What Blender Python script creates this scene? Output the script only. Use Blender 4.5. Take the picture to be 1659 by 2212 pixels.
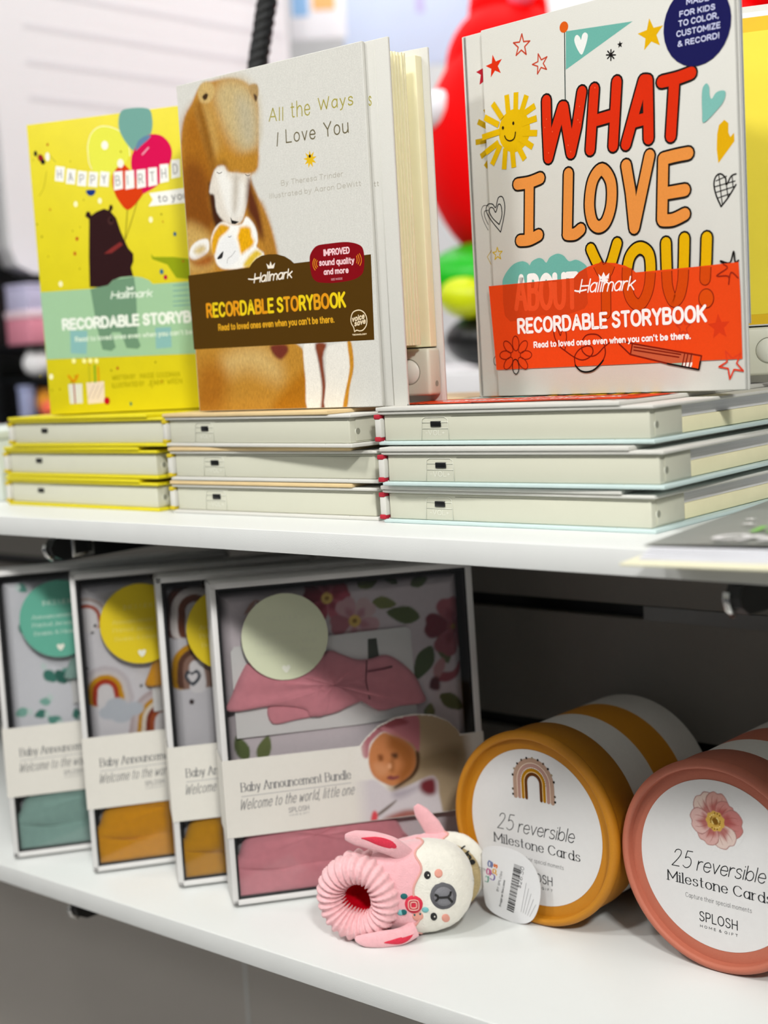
import bpy, bmesh, math, random
import numpy as np
from mathutils import Matrix, Vector
from mathutils.geometry import tessellate_polygon
random.seed(7)
for _o in list(bpy.data.objects): bpy.data.objects.remove(_o)
SC = bpy.context.scene
COL = SC.collection
PI = math.pi
# ------------------------------------------------------------------ camera, world, lights, exposure
cd = bpy.data.cameras.new('camera'); cam = bpy.data.objects.new('camera', cd); COL.objects.link(cam)
cd.sensor_fit = 'VERTICAL'; cd.sensor_height = 36.0; cd.lens = 50.14
cd.clip_start = 0.05; cd.clip_end = 60
cam.matrix_world = Matrix(((0.758059, -0.028127, 0.651579, 0.63852), (0.649598, 0.121479, -0.750510, -0.67864), (-0.058043, 0.992195, 0.110360, 0.11517), (0, 0, 0, 1)))
cd.dof.use_dof = True; cd.dof.focus_distance = 0.96; cd.dof.aperture_fstop = 4.3
SC.camera = cam
SC.view_settings.view_transform = 'Standard'; SC.view_settings.look = 'None'
SC.view_settings.gamma = 1.0; SC.view_settings.use_curve_mapping = False
SC.view_settings.exposure = 0.0
W = bpy.data.worlds.new('shop_ambient'); SC.world = W; W.use_nodes = True
W.node_tree.nodes['Background'].inputs[0].default_value = (0.95, 0.97, 1.0, 1)
W.node_tree.nodes['Background'].inputs[1].default_value = 0.11
def area(name, loc, target, size, power, col=(1, .985, .955), sy=None):
    l = bpy.data.lights.new(name, 'AREA'); l.energy = power; l.color = col
    l.shape = 'RECTANGLE'; l.size = size; l.size_y = sy or size
    o = bpy.data.objects.new(name, l); COL.objects.link(o); o.location = loc
    o.rotation_euler = (Vector(target) - Vector(loc)).to_track_quat('-Z', 'Y').to_euler()
    return o
# shop ceiling lamps: the ones in front of the shelf, one off to the left, and the ones over the far aisle
area('ceiling_lamp_key', (0.35, -1.35, 1.70), (0.0, 0.1, -0.2), 0.22, 17)
area('ceiling_lamp_key_left', (-0.75, -1.40, 1.70), (-0.2, 0.1, -0.2), 0.22, 19)
area('ceiling_lamp_front', (0.90, -2.60, 1.70), (0.1, 0.1, -0.3), 0.45, 5)
area('ceiling_lamp_front_left', (-1.10, -2.60, 1.70), (-0.1, 0.1, -0.3), 0.40, 9)
area('ceiling_lamp_side', (-2.1, -0.8, 1.70), (-0.3, 0.1, -0.2), 0.35, 12)
area('ceiling_lamp_aisle', (-0.9, 1.3, 1.72), (-1.1, 1.3, 0.0), 1.2, 30, (1, .98, .97))
area('ceiling_lamp_far', (-1.9, 2.2, 1.72), (-2.2, 2.4, 0.0), 1.4, 32)
area('ceiling_lamp_right', (1.95, -1.50, 1.70), (0.1, 0.1, -0.1), 0.30, 74)

# ------------------------------------------------------------------ helpers
def lin(h):
    if not isinstance(h, str): return tuple(h)[:3]
    h = h.lstrip('#')
    c = [int(h[i:i + 2], 16) / 255 for i in ((0, 2, 4) if len(h) == 6 else (0, 1, 2))] if len(h) == 6 else [int(x * 2, 16) / 255 for x in h]
    return tuple(x / 12.92 if x <= .04045 else ((x + .055) / 1.055) ** 2.4 for x in c)
MATS = {}
def mat(name, col='#ffffff', rough=.5, bump=0, bscale=300, var=0, vscale=40, metal=0, sheen=0, vc=False, coat=0, spec=.5, stretch=None):
    if name in MATS: return MATS[name]
    m = bpy.data.materials.new(name); m.use_nodes = True; n = m.node_tree.nodes; L = m.node_tree.links
    b = n['Principled BSDF']; b.inputs['Roughness'].default_value = rough; b.inputs['Metallic'].default_value = metal
    b.inputs['Specular IOR Level'].default_value = spec
    if sheen: b.inputs['Sheen Weight'].default_value = sheen; b.inputs['Sheen Roughness'].default_value = .6
    if coat: b.inputs['Coat Weight'].default_value = coat; b.inputs['Coat Roughness'].default_value = .12
    tc = n.new('ShaderNodeTexCoord')
    src = None
    if vc:
        a = n.new('ShaderNodeVertexColor'); a.layer_name = 'Col'; src = a.outputs['Color']
    else:
        a = n.new('ShaderNodeRGB'); a.outputs[0].default_value = (*lin(col), 1); src = a.outputs[0]
    vec = tc.outputs['Object']
    if stretch:
        mp = n.new('ShaderNodeMapping'); mp.inputs['Scale'].default_value = stretch; L.new(vec, mp.inputs['Vector']); vec = mp.outputs[0]
    if var:
        t = n.new('ShaderNodeTexNoise'); t.inputs['Scale'].default_value = vscale; t.inputs['Detail'].default_value = 4
        L.new(vec, t.inputs['Vector'])
        r = n.new('ShaderNodeMapRange'); r.inputs['From Min'].default_value = .25; r.inputs['From Max'].default_value = .75
        r.inputs['To Min'].default_value = 1 - var; r.inputs['To Max'].default_value = 1 + var
        L.new(t.outputs['Fac'], r.inputs['Value'])
        mx = n.new('ShaderNodeVectorMath'); mx.operation = 'SCALE'
        L.new(src, mx.inputs[0]); L.new(r.outputs[0], mx.inputs['Scale']); src = mx.outputs[0]
    L.new(src, b.inputs['Base Color'])
    if bump:
        t = n.new('ShaderNodeTexNoise'); t.inputs['Scale'].default_value = bscale; t.inputs['Detail'].default_value = 3
        L.new(vec, t.inputs['Vector'])
        bp = n.new('ShaderNodeBump'); bp.inputs['Strength'].default_value = bump; bp.inputs['Distance'].default_value = .001
        L.new(t.outputs['Fac'], bp.inputs['Height']); L.new(bp.outputs[0], b.inputs['Normal'])
    MATS[name] = m; return m
def clear(name, gloss=.07, tint=(1, 1, 1)):
    if name in MATS: return MATS[name]
    m = bpy.data.materials.new(name); m.use_nodes = True; n = m.node_tree.nodes; L = m.node_tree.links
    n.remove(n['Principled BSDF'])
    t = n.new('ShaderNodeBsdfTransparent'); t.inputs[0].default_value = (*tint, 1)
    g = n.new('ShaderNodeBsdfGlossy'); g.inputs['Roughness'].default_value = .08
    f = n.new('ShaderNodeFresnel'); f.inputs[0].default_value = 1.25
    ad = n.new('ShaderNodeMath'); ad.operation = 'ADD'; ad.inputs[1].default_value = gloss * .3
    mx = n.new('ShaderNodeMixShader'); L.new(f.outputs[0], ad.inputs[0]); L.new(ad.outputs[0], mx.inputs[0]); L.new(t.outputs[0], mx.inputs[1]); L.new(g.outputs[0], mx.inputs[2])
    L.new(mx.outputs[0], n['Material Output'].inputs[0])
    MATS[name] = m; return m
INK = mat('printed_ink', vc=True, rough=.62, var=.035, vscale=900, bump=.06, bscale=1500, spec=.08)
INKB = mat('gloss_printed_ink', vc=True, rough=.35, var=.02, vscale=500, spec=.25)
INKF = mat('painted_ink', vc=True, rough=.65, var=.11, vscale=1100, spec=.08)
CLOTHC = mat('printed_cloth', vc=True, rough=.9, var=.04, vscale=700, bump=.25, bscale=1400, spec=.15)

class MB:
    def __init__(s): s.V = []; s.F = []; s.M = []; s.C = []; s.S = []; s.mats = []; s.T = Matrix.Identity(4); s.hasc = False
    def mi(s, m):
        if m not in s.mats: s.mats.append(m)
        return s.mats.index(m)
    def add(s, vs, fs, m, col=None, smooth=False):
        o = len(s.V); T = s.T
        s.V += [tuple(T @ Vector(v)) for v in vs]
        i = s.mi(m)
        per = isinstance(col, np.ndarray) or (isinstance(col, list))
        if col is not None: s.hasc = True
        c = lin(col) if (col is not None and not per) else (1, 1, 1)
        for f in fs:
            s.F.append([o + k for k in f]); s.M.append(i); s.S.append(smooth)
            s.C.append([tuple(col[k]) for k in f] if per else [c] * len(f))
    def box(s, x0, x1, y0, y1, z0, z1, m, bev=0, col=None, seg=2):
        if not bev:
            v = [(x0, y0, z0), (x1, y0, z0), (x1, y1, z0), (x0, y1, z0), (x0, y0, z1), (x1, y0, z1), (x1, y1, z1), (x0, y1, z1)]
            s.add(v, [(3, 2, 1, 0), (4, 5, 6, 7), (0, 1, 5, 4), (1, 2, 6, 5), (2, 3, 7, 6), (3, 0, 4, 7)], m, col); return
        b = bmesh.new(); bmesh.ops.create_cube(b, size=1)
        for v in b.verts: v.co = Vector(((x0 + x1) / 2 + v.co.x * (x1 - x0), (y0 + y1) / 2 + v.co.y * (y1 - y0), (z0 + z1) / 2 + v.co.z * (z1 - z0)))
        bmesh.ops.bevel(b, geom=b.edges[:], offset=bev, segments=seg, affect='EDGES', profile=.5)
        b.verts.index_update()
        s.add([v.co[:] for v in b.verts], [[v.index for v in f.verts] for f in b.faces], m, col, True); b.free()
    def lathe(s, prof, m, n=64, col=None, axis='y', cap=True, cols=None, mats=None):
        # prof: (radius, height) pairs; axis y means rings around -Y..; mats: one per profile segment
        vs = []; fs = []
        for r, h in prof:
            for k in range(n):
                a = 2 * PI * k / n; x, y = r * math.cos(a), r * math.sin(a)
                vs.append((x, h, y) if axis == 'y' else (x, y, h))
        for i in range(len(prof) - 1):
            ff = []
            for k in range(n):
                k2 = (k + 1) % n; q = [i * n + k, i * n + k2, (i + 1) * n + k2, (i + 1) * n + k]
                ff.append(q if axis == 'z' else q[::-1])
            if mats is None: fs += ff
            else:
                used = sorted({j for q in ff for j in q}); mp = {j: t for t, j in enumerate(used)}
                s.add([vs[j] for j in used], [[mp[j] for j in q] for q in ff], mats[i], col, True)
        if mats is None: s.add(vs, fs, m, col, True)
    def tube(s, pts, rad, m, n=10, col=None, closed=False, flat=None, cap=True):
        P = [Vector(p) for p in pts]; N = len(P); vs = []; fs = []
        rad = rad if isinstance(rad, (list, tuple)) else [rad] * N
        up = None
        for i in range(N):
            a = P[i - 1] if (i or closed) else P[i]; b = P[(i + 1) % N] if (i < N - 1 or closed) else P[i]
            t = (b - a).normalized()
            if up is None: up = Vector((0, 0, 1)) if abs(t.z) < .9 else Vector((0, 1, 0))
            if flat is not None: up = Vector(flat)
            sd = t.cross(up).normalized(); u2 = sd.cross(t).normalized()
            if flat is None: up = u2
            r = rad[i]; ra, rb = r if isinstance(r, (list, tuple)) else (r, r)
            for k in range(n):
                an = 2 * PI * k / n; vs.append(P[i] + sd * math.cos(an) * ra + u2 * math.sin(an) * rb)
        for i in range(N if closed else N - 1):
            j = (i + 1) % N
            for k in range(n): fs.append([i * n + k, i * n + (k + 1) % n, j * n + (k + 1) % n, j * n + k])
        if cap and not closed: fs.append(list(range(n))[::-1]); fs.append([(N - 1) * n + k for k in range(n)])
        s.add(vs, fs, m, col, True)
    def poly(s, pts, fr, h, m, col=None):
        v3 = [Vector((p[0], p[1], 0)) for p in pts]
        tr = tessellate_polygon([v3])
        area2 = sum(pts[i - 1][0] * pts[i][1] - pts[i][0] * pts[i - 1][1] for i in range(len(pts)))
        fs = []
        for t in tr:
            a, b, c = (pts[k] for k in t)
            cr = (b[0] - a[0]) * (c[1] - a[1]) - (b[1] - a[1]) * (c[0] - a[0])
            fs.append(list(t) if cr > 0 else list(t)[::-1])
        s.add([fr(p[0], p[1], h) for p in pts], fs, m, col)
    def prism(s, pts, fr, h0, h1, m, col=None, topcol=None):
        ar = sum(pts[i - 1][0] * pts[i][1] - pts[i][0] * pts[i - 1][1] for i in range(len(pts)))
        if ar < 0: pts = pts[::-1]
        n = len(pts)
        s.poly(pts, fr, h1, m, topcol or col)
        o = [fr(p[0], p[1], h0) for p in pts] + [fr(p[0], p[1], h1) for p in pts]
        s.add(o, [[k, (k + 1) % n, n + (k + 1) % n, n + k] for k in range(n)] , m, col)
        v3 = [Vector((p[0], p[1], 0)) for p in pts]
        fs = []
        for t in tessellate_polygon([v3]):
            a, b, c = (pts[k] for k in t)
            cr = (b[0] - a[0]) * (c[1] - a[1]) - (b[1] - a[1]) * (c[0] - a[0])
            fs.append(list(t)[::-1] if cr > 0 else list(t))
        s.add([fr(p[0], p[1], h0) for p in pts], fs, m, col)
    def build(s, name, parent=None, loc=None):
        me = bpy.data.meshes.new(name); me.from_pydata(s.V, [], s.F)
        for m in s.mats: me.materials.append(m)
        me.polygons.foreach_set('material_index', s.M); me.polygons.foreach_set('use_smooth', s.S)
        if s.hasc:
            at = me.color_attributes.new('Col', 'FLOAT_COLOR', 'CORNER')
            a = np.ones((len(me.loops), 4), np.float32); a[:, :3] = np.array([c for f in s.C for c in f], np.float32)
            at.data.foreach_set('color', a.ravel())
        me.update(); me.validate()
        o = bpy.data.objects.new(name, me); COL.objects.link(o)
        if parent: o.parent = parent
        if loc: o.location = loc
        return o
def tag(o, label=None, cat=None, group=None, kind=None):
    if label: o['label'] = label
    if cat: o['category'] = cat
    if group: o['group'] = group
    if kind: o['kind'] = kind
    return o
def thing(name, label, cat, loc=(0, 0, 0), rot=(0, 0, 0), group=None):
    o = bpy.data.objects.new(name, None); COL.objects.link(o); o.location = loc; o.rotation_euler = rot; o.empty_display_size = .02
    return tag(o, label, cat, group)
def dup(root, loc, rot, label):
    r = root.copy(); COL.objects.link(r); r.location = loc; r.rotation_euler = rot; r['label'] = label
    for ch in list(root.children):
        c = ch.copy(); COL.objects.link(c); c.parent = r
        for g in ch.children:
            d = g.copy(); COL.objects.link(d); d.parent = c
    return r
def catmull(p, closed=False, n=5):
    if len(p) < 3: return [tuple(q) for q in p]
    out = []; N = len(p)
    for i in range(N if closed else N - 1):
        g = lambda k: p[k % N] if closed else p[max(0, min(N - 1, k))]
        a, b, c, d = g(i - 1), g(i), g(i + 1), g(i + 2)
        for k in range(n):
            t = k / n
            out.append(tuple(.5 * (2 * b[j] + (c[j] - a[j]) * t + (2 * a[j] - 5 * b[j] + 4 * c[j] - d[j]) * t * t + (3 * b[j] - a[j] - 3 * c[j] + d[j]) * t ** 3) for j in range(2)))
    if not closed: out.append(tuple(p[-1]))
    return out
# ------------------------------------------------------------------ a pen alphabet: every letter is a few pen strokes
GL = {}
def _g(t):
    for ln in t.strip().split('\n'):
        k, w, st = ln.split(' ', 2)
        L = []
        for q in st.split('|'):
            q = q.strip(); sm = q[0] in '~o'; cl = q[0] == 'o'
            L.append(([tuple(map(float, a.split(','))) for a in q.lstrip('~o').split()], sm, cl))
        GL[k] = (float(w), L)
_g('''A .72 0,0 .36,1 .72,0|.12,.33 .6,.33
B .6 0,0 0,1|~0,1 .36,1 .52,.9 .54,.75 .46,.58 .3,.54 0,.54|~0,.54 .36,.54 .56,.46 .6,.28 .54,.08 .36,0 0,0
C .66 ~.64,.8 .5,.96 .32,1 .1,.86 0,.5 .1,.14 .32,0 .5,.04 .64,.2
D .66 0,0 0,1|~0,1 .3,1 .54,.88 .66,.5 .54,.12 .3,0 0,0
E .52 .52,1 0,1 0,0 .52,0|0,.52 .45,.52
F .5 .5,1 0,1 0,0|0,.5 .44,.5
G .7 ~.66,.8 .5,.97 .32,1 .1,.86 0,.5 .1,.14 .32,0 .55,.04 .68,.2|.68,.2 .68,.46 .42,.46
H .64 0,0 0,1|.64,0 .64,1|0,.5 .64,.5
I .06 .03,0 .03,1
J .42 ~.42,1 .42,.3 .36,.05 .2,0 .05,.06 0,.2
K .6 0,0 0,1|.58,1 0,.42|.2,.6 .6,0
L .48 0,1 0,0 .48,0
M .8 0,0 0,1 .4,.25 .8,1 .8,0
N .66 0,0 0,1 .66,0 .66,1
O .74 o.37,1 .1,.86 0,.5 .1,.14 .37,0 .64,.14 .74,.5 .64,.86
P .56 0,0 0,1|~0,1 .34,1 .52,.9 .56,.72 .5,.54 .34,.45 0,.45
Q .74 o.37,1 .1,.86 0,.5 .1,.14 .37,0 .64,.14 .74,.5 .64,.86|.45,.25 .74,-.05
R .6 0,0 0,1|~0,1 .34,1 .52,.9 .56,.73 .5,.56 .34,.48 0,.48|.3,.48 .6,0
S .56 ~.53,.82 .42,.97 .26,1 .08,.92 .04,.74 .14,.58 .3,.52 .48,.42 .56,.25 .48,.08 .3,0 .12,.03 0,.18
T .6 0,1 .6,1|.3,1 .3,0
U .64 ~0,1 0,.4 .08,.1 .32,0 .56,.1 .64,.4 .64,1
V .66 0,1 .33,0 .66,1
W .94 0,1 .23,0 .47,.8 .71,0 .94,1
X .62 0,0 .62,1|0,1 .62,0
Y .62 0,1 .31,.48 .62,1|.31,.48 .31,0
Z .58 0,1 .58,1 0,0 .58,0
a .46 ~.44,.52 .34,.68 .18,.68 .03,.5 0,.3 .06,.08 .2,0 .36,.1 .44,.3|.45,.68 .45,0
b .48 0,1 0,0|~0,.3 .08,.56 .26,.68 .43,.56 .48,.33 .42,.1 .26,0 .1,.06 0,.25
c .42 ~.42,.55 .32,.67 .2,.68 .05,.56 0,.34 .06,.1 .22,0 .34,.03 .42,.14
d .48 .48,1 .48,0|~.48,.3 .4,.56 .22,.68 .05,.56 0,.33 .06,.1 .22,0 .38,.06 .48,.25
e .46 ~.02,.36 .44,.36 .44,.5 .34,.66 .22,.68 .06,.58 0,.34 .06,.1 .22,0 .36,.03 .45,.15
f .32 ~.32,.96 .22,1 .14,.94 .12,.8 .12,.4 .12,0|0,.64 .28,.64
g .47 ~.44,.5 .34,.67 .2,.68 .04,.54 0,.34 .06,.1 .2,.02 .36,.1 .45,.3|~.46,.68 .46,.1 .44,-.16 .3,-.3 .14,-.28 .03,-.2
h .45 0,1 0,0|~0,.4 .1,.6 .26,.68 .4,.6 .45,.4 .45,0
i .06 .03,.68 .03,0|.03,.9 .03,.93
j .14 ~.1,.68 .1,-.1 .06,-.26 -.08,-.28|.1,.9 .1,.93
k .44 0,1 0,0|.42,.68 0,.26|.14,.4 .44,0
l .06 .03,1 .03,0
m .74 0,.68 0,0|~0,.42 .08,.62 .2,.68 .33,.6 .37,.42 .37,0|~.37,.42 .45,.62 .57,.68 .7,.6 .74,.42 .74,0
n .45 0,.68 0,0|~0,.42 .1,.62 .25,.68 .4,.6 .45,.42 .45,0
o .48 o.24,.68 .06,.57 0,.34 .06,.1 .24,0 .42,.1 .48,.34 .42,.57
p .48 0,.68 0,-.3|~0,.4 .08,.58 .26,.68 .43,.56 .48,.33 .42,.1 .26,0 .1,.06 0,.25
q .48 .48,.68 .48,-.3|~.48,.4 .4,.58 .22,.68 .05,.56 0,.33 .06,.1 .22,0 .38,.06 .48,.25
r .3 0,.68 0,0|~0,.4 .08,.6 .2,.67 .3,.66
s .38 ~.36,.56 .28,.67 .16,.68 .04,.6 .06,.44 .2,.36 .34,.28 .38,.15 .3,.03 .18,0 .06,.03 0,.12
t .3 ~.12,.92 .12,.2 .16,.03 .3,.02|0,.66 .28,.66
u .45 ~0,.68 0,.26 .05,.06 .2,0 .36,.08 .45,.28|.45,.68 .45,0
v .44 0,.68 .22,0 .44,.68
w .68 0,.68 .17,0 .34,.55 .51,0 .68,.68
x .42 0,0 .42,.68|0,.68 .42,0
y .44 0,.68 .22,.02|~.44,.68 .22,.02 .12,-.22 0,-.28
z .4 0,.68 .4,.68 0,0 .4,0
0 .56 o.28,1 .08,.84 0,.5 .08,.16 .28,0 .48,.16 .56,.5 .48,.84
2 .54 ~.03,.78 .1,.94 .28,1 .46,.93 .5,.75 .4,.52 .2,.24 0,0|0,0 .54,0
5 .54 .5,1 .12,1 .06,.56|~.06,.56 .2,.64 .4,.6 .53,.42 .52,.18 .36,.02 .18,0 0,.1
6 .54 ~.46,.95 .28,.98 .1,.78 0,.36 .06,.1 .26,0 .46,.08 .54,.3 .46,.52 .28,.58 .1,.5 .01,.36
$ .5 ~.46,.78 .36,.9 .2,.9 .06,.78 .1,.6 .28,.5 .46,.4 .48,.2 .34,.08 .16,.08 .02,.2|.25,1 .25,0
. .06 .03,0 .03,.03
, .08 .06,.04 .0,-.14
' .06 .03,1 .03,.8
! .06 .03,1 .03,.28|.03,0 .03,.03
& .68 ~.68,.02 .4,.36 .16,.7 .2,.92 .34,1 .46,.9 .42,.7 .16,.5 .02,.3 .06,.08 .24,0 .46,.08 .62,.36
- .3 0,.45 .3,.45
+ .4 0,.45 .4,.45|.2,.25 .2,.65''')
class Pen:
    """prints flat artwork on a face: fr(u,v,h) maps millimetres on the face (and a lift h) to the part's own space"""
    def __init__(s, mb, fr, m=INK, h0=.05, step=.022, seg=5): s.mb = mb; s.fr = fr; s.m = m; s.h = h0; s.step = step; s.clip = None; s.seg = seg; s.k = 0; s.laid = []; s.base = h0
    def lift(s): s.k = (s.k + 1) % 23; return s.h + s.k * .0009
    def up(s, p=None, pad=0):
        # ink lies only on the ink already printed beneath it
        if p is None: b = (-1e9, -1e9, 1e9, 1e9)
        else: b = (min(q[0] for q in p) - pad, min(q[1] for q in p) - pad, max(q[0] for q in p) + pad, max(q[1] for q in p) + pad)
        s.h = max([s.base] + [h + s.step for c, h in s.laid if c[0] < b[2] and c[2] > b[0] and c[1] < b[3] and c[3] > b[1]])
        s.laid.append((b, s.h))
    def below(s, q):
        c = s.clip
        if c is None: return True
        for a, b in zip(c, c[1:]):
            if a[0] <= q[0] <= b[0]: return q[1] < a[1] + (b[1] - a[1]) * (q[0] - a[0]) / max(1e-6, b[0] - a[0])
        return q[1] < (c[0][1] if q[0] < c[0][0] else c[-1][1])
    def disc(s, c, r, col, n=12):
        z = s.lift(); s.mb.add([s.fr(c[0] + r * math.cos(2 * PI * k / n), c[1] + r * math.sin(2 * PI * k / n), z) for k in range(n)], [list(range(n))], s.m, col)
    def line(s, p, w, col, closed=False, cap=True, nib=None, clip=False):
        if clip:
            q = []
            for a, b in zip(p, p[1:] + (p[:1] if closed else [])):
                n = max(1, int(math.hypot(b[0] - a[0], b[1] - a[1]) / 1.0))
                q += [(a[0] + (b[0] - a[0]) * k / n, a[1] + (b[1] - a[1]) * k / n) for k in range(n)]
            q.append(p[0] if closed else p[-1]); runs = []; cur = []
            for z in q:
                if s.below(z): cur.append(z)
                else:
                    if len(cur) > 1: runs.append(cur)
                    cur = []
            if len(cur) > 1: runs.append(cur)
            for r in runs:
                s.line(r, w, col, False, False, nib)
                for e in (r[0], r[-1]):
                    if min(math.hypot(e[0] - t[0], e[1] - t[1]) for t in (p[0], p[-1])) < .6 and s.below((e[0], e[1] + w / 2)): s.disc(e, w / 2, col)
            return
        p = [tuple(a) for a in p]
        d = [p[0]]
        for a in p[1:]:
            if math.hypot(a[0] - d[-1][0], a[1] - d[-1][1]) > 1e-4: d.append(a)
        p = d
        if len(p) < 2: s.disc(p[0], w / 2, col); return
        if closed and p[0] != p[-1]: p = p + [p[0]]
        dirs = [((b[0] - a[0]), (b[1] - a[1])) for a, b in zip(p, p[1:])]
        dirs = [(x / math.hypot(x, y), y / math.hypot(x, y)) for x, y in dirs]
        wd = lambda dx, dy: w if nib is None else w * (nib + (1 - nib) * abs(dy) ** 1.3)
        vs = []; fs = []; run = None
        for i in range(len(dirs)):
            dx, dy = dirs[i]
            def pair(pt, a, b):
                hx, hy = a[0] + b[0], a[1] + b[1]; L = math.hypot(hx, hy); hx, hy = hx / L, hy / L
                k = wd(hx, hy) / 2 / max(.5, hx * a[0] + hy * a[1])
                return [(pt[0] - hy * k, pt[1] + hx * k), (pt[0] + hy * k, pt[1] - hx * k)]
            pv = dirs[i - 1] if i else (dirs[-1] if closed else None); nx = dirs[i + 1] if i < len(dirs) - 1 else (dirs[0] if closed else None)
            sharp0 = pv is None or pv[0] * dx + pv[1] * dy < .6; sharp1 = nx is None or nx[0] * dx + nx[1] * dy < .6
            a = pair(p[i], (dx, dy), (dx, dy) if sharp0 else pv); b = pair(p[i + 1], (dx, dy), (dx, dy) if sharp1 else nx)
            o = len(vs); vs += [a[0], a[1], b[1], b[0]]; fs.append([o, o + 1, o + 2, o + 3])
            if cap and sharp0: s.disc(p[i], wd(dx, dy) / 2, col)
            if cap and sharp1: s.disc(p[i + 1], wd(dx, dy) / 2, col)
        z = s.lift(); s.mb.add([s.fr(q[0], q[1], z) for q in vs], fs, s.m, col)
    def text(s, txt, u0, v0, u1, v1, cap, w, col, style='', cols=None):
        sp = .26 if 'h' not in style else .13
        if 'w' in style: sp = .6
        if 's' in style: sp = .2
        tot = 0
        for ch in txt: tot += (.34 if ch == ' ' else GL[ch][0] + sp)
        tot -= sp
        if tot < .2: tot = .2
        L = math.hypot(u1 - u0, v1 - v0); sx = (L - w) / tot; ca, sa = (u1 - u0) / L, (v1 - v0) / L
        if len(txt) == 1 and GL[txt][0] < .1: sx = cap
        sl = .28 if ('i' in style or 'h' in style) else 0
        s.up([(u0, v0 - .35 * cap), (u1, v1 + cap), (u1, v1 - .35 * cap), (u0, v0 + cap)], w); x = 0; gi = 0
        yy = cap - w; 
        for ch in txt:
            if ch == ' ': x += .34; continue
            wdt, st = GL[ch]; c_ = cols[gi % len(cols)] if cols else col; gi += 1
            for pts, sm, cl in st:
                q = catmull(pts, cl, s.seg) if sm else pts
                q2 = []
                for a, b in q:
                    X = (x + a) * sx + w / 2 + sl * b * yy; Y = b * yy + w / 2
                    q2.append((u0 + X * ca - Y * sa, v0 + X * sa + Y * ca))
                s.line(q2, w, c_, cl, nib=.38 if 's' in style else None, clip='C' in style)
                if 's' in style and not sm:
                    for k, e in ((0, pts[0]), (-1, pts[-1])):
                        f = pts[1] if k == 0 else pts[-2]
                        if abs(e[1] - f[1]) > .3 * abs(e[0] - f[0]) and min(abs(e[1]), abs(e[1] - 1), abs(e[1] - .68), abs(e[1] + .3)) < .01:
                            X = (x + e[0]) * sx + w / 2; Y = e[1] * yy + w / 2; hw = .13 * sx if e[1] < .9 or ch in 'MN' else .1 * sx
                            lo = hw if not (ch in 'bhkldirnmpu' and e[1] > .5) else hw; hi = hw if not (ch in 'bhkldirnmpu' and e[1] > .5) else 0
                            s.line([(u0 + (X - lo) * ca - Y * sa, v0 + (X - lo) * sa + Y * ca), (u0 + (X + hi) * ca - Y * sa, v0 + (X + hi) * sa + Y * ca)], w * .4, c_)
            x += wdt + sp
    def draw(s, ops):
        for o in ops:
            if o[0] == 'clip': s.clip = o[1]
        for o in ops:
            k = o[0]
            if k == 'clip': continue
            if k == 'p': s.up(o[2]); s.mb.poly(catmull(o[2], True, 4) if o[3] else o[2], s.fr, s.h, s.m, o[1])
            elif k == 'l':
                p = [tuple(a) for a in o[3]]
                sm = o[5]; s.up(p, o[2]); s.line(catmull(p, o[4], 4) if sm == 1 else p, o[2], o[1], o[4], cap=sm != 2)
            elif k == 'e':
                (cu, cv), ru, rv, rot, w = o[2:7]; a0 = math.radians(rot); n = 28
                p = [(cu + ru * math.cos(t) * math.cos(a0) - rv * math.sin(t) * math.sin(a0), cv + ru * math.cos(t) * math.sin(a0) + rv * math.sin(t) * math.cos(a0)) for t in (2 * PI * i / n for i in range(n))]
                s.up(p, w)
                if w: s.line(p, w, o[1], True)
                else: s.mb.poly(p, s.fr, s.h, s.m, o[1])
            elif k == 's':
                (cu, cv), R, r, n, rot, w = o[2:8]; a0 = math.radians(rot) + PI / 2
                p = [(cu + (R if i % 2 == 0 else r) * math.cos(a0 + PI * i / n), cv + (R if i % 2 == 0 else r) * math.sin(a0 + PI * i / n)) for i in range(2 * n)]
                s.up(p, w)
                if w: s.line(p, w, o[1], True)
                else: s.mb.poly(p, s.fr, s.h, s.m, o[1])
            elif k == 't': s.text(o[2], *o[3:9], o[1], o[9], o[10] if len(o) > 10 else None)
            elif k == 'o':
                fill, ln, w, ow, st, cl = o[1:7]
                for ww, cc in ((w + 2 * ow, ln), (w, fill)):
                    s.up([q for pts, _c, _s in st for q in pts], ww)
                    for pts, closed, sm in st:
                        p = [tuple(a) for a in pts]
                        s.line(catmull(p, closed, 6) if (sm or len(p) > 2 and closed) else p, ww, cc, closed, clip=bool(cl))
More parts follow.
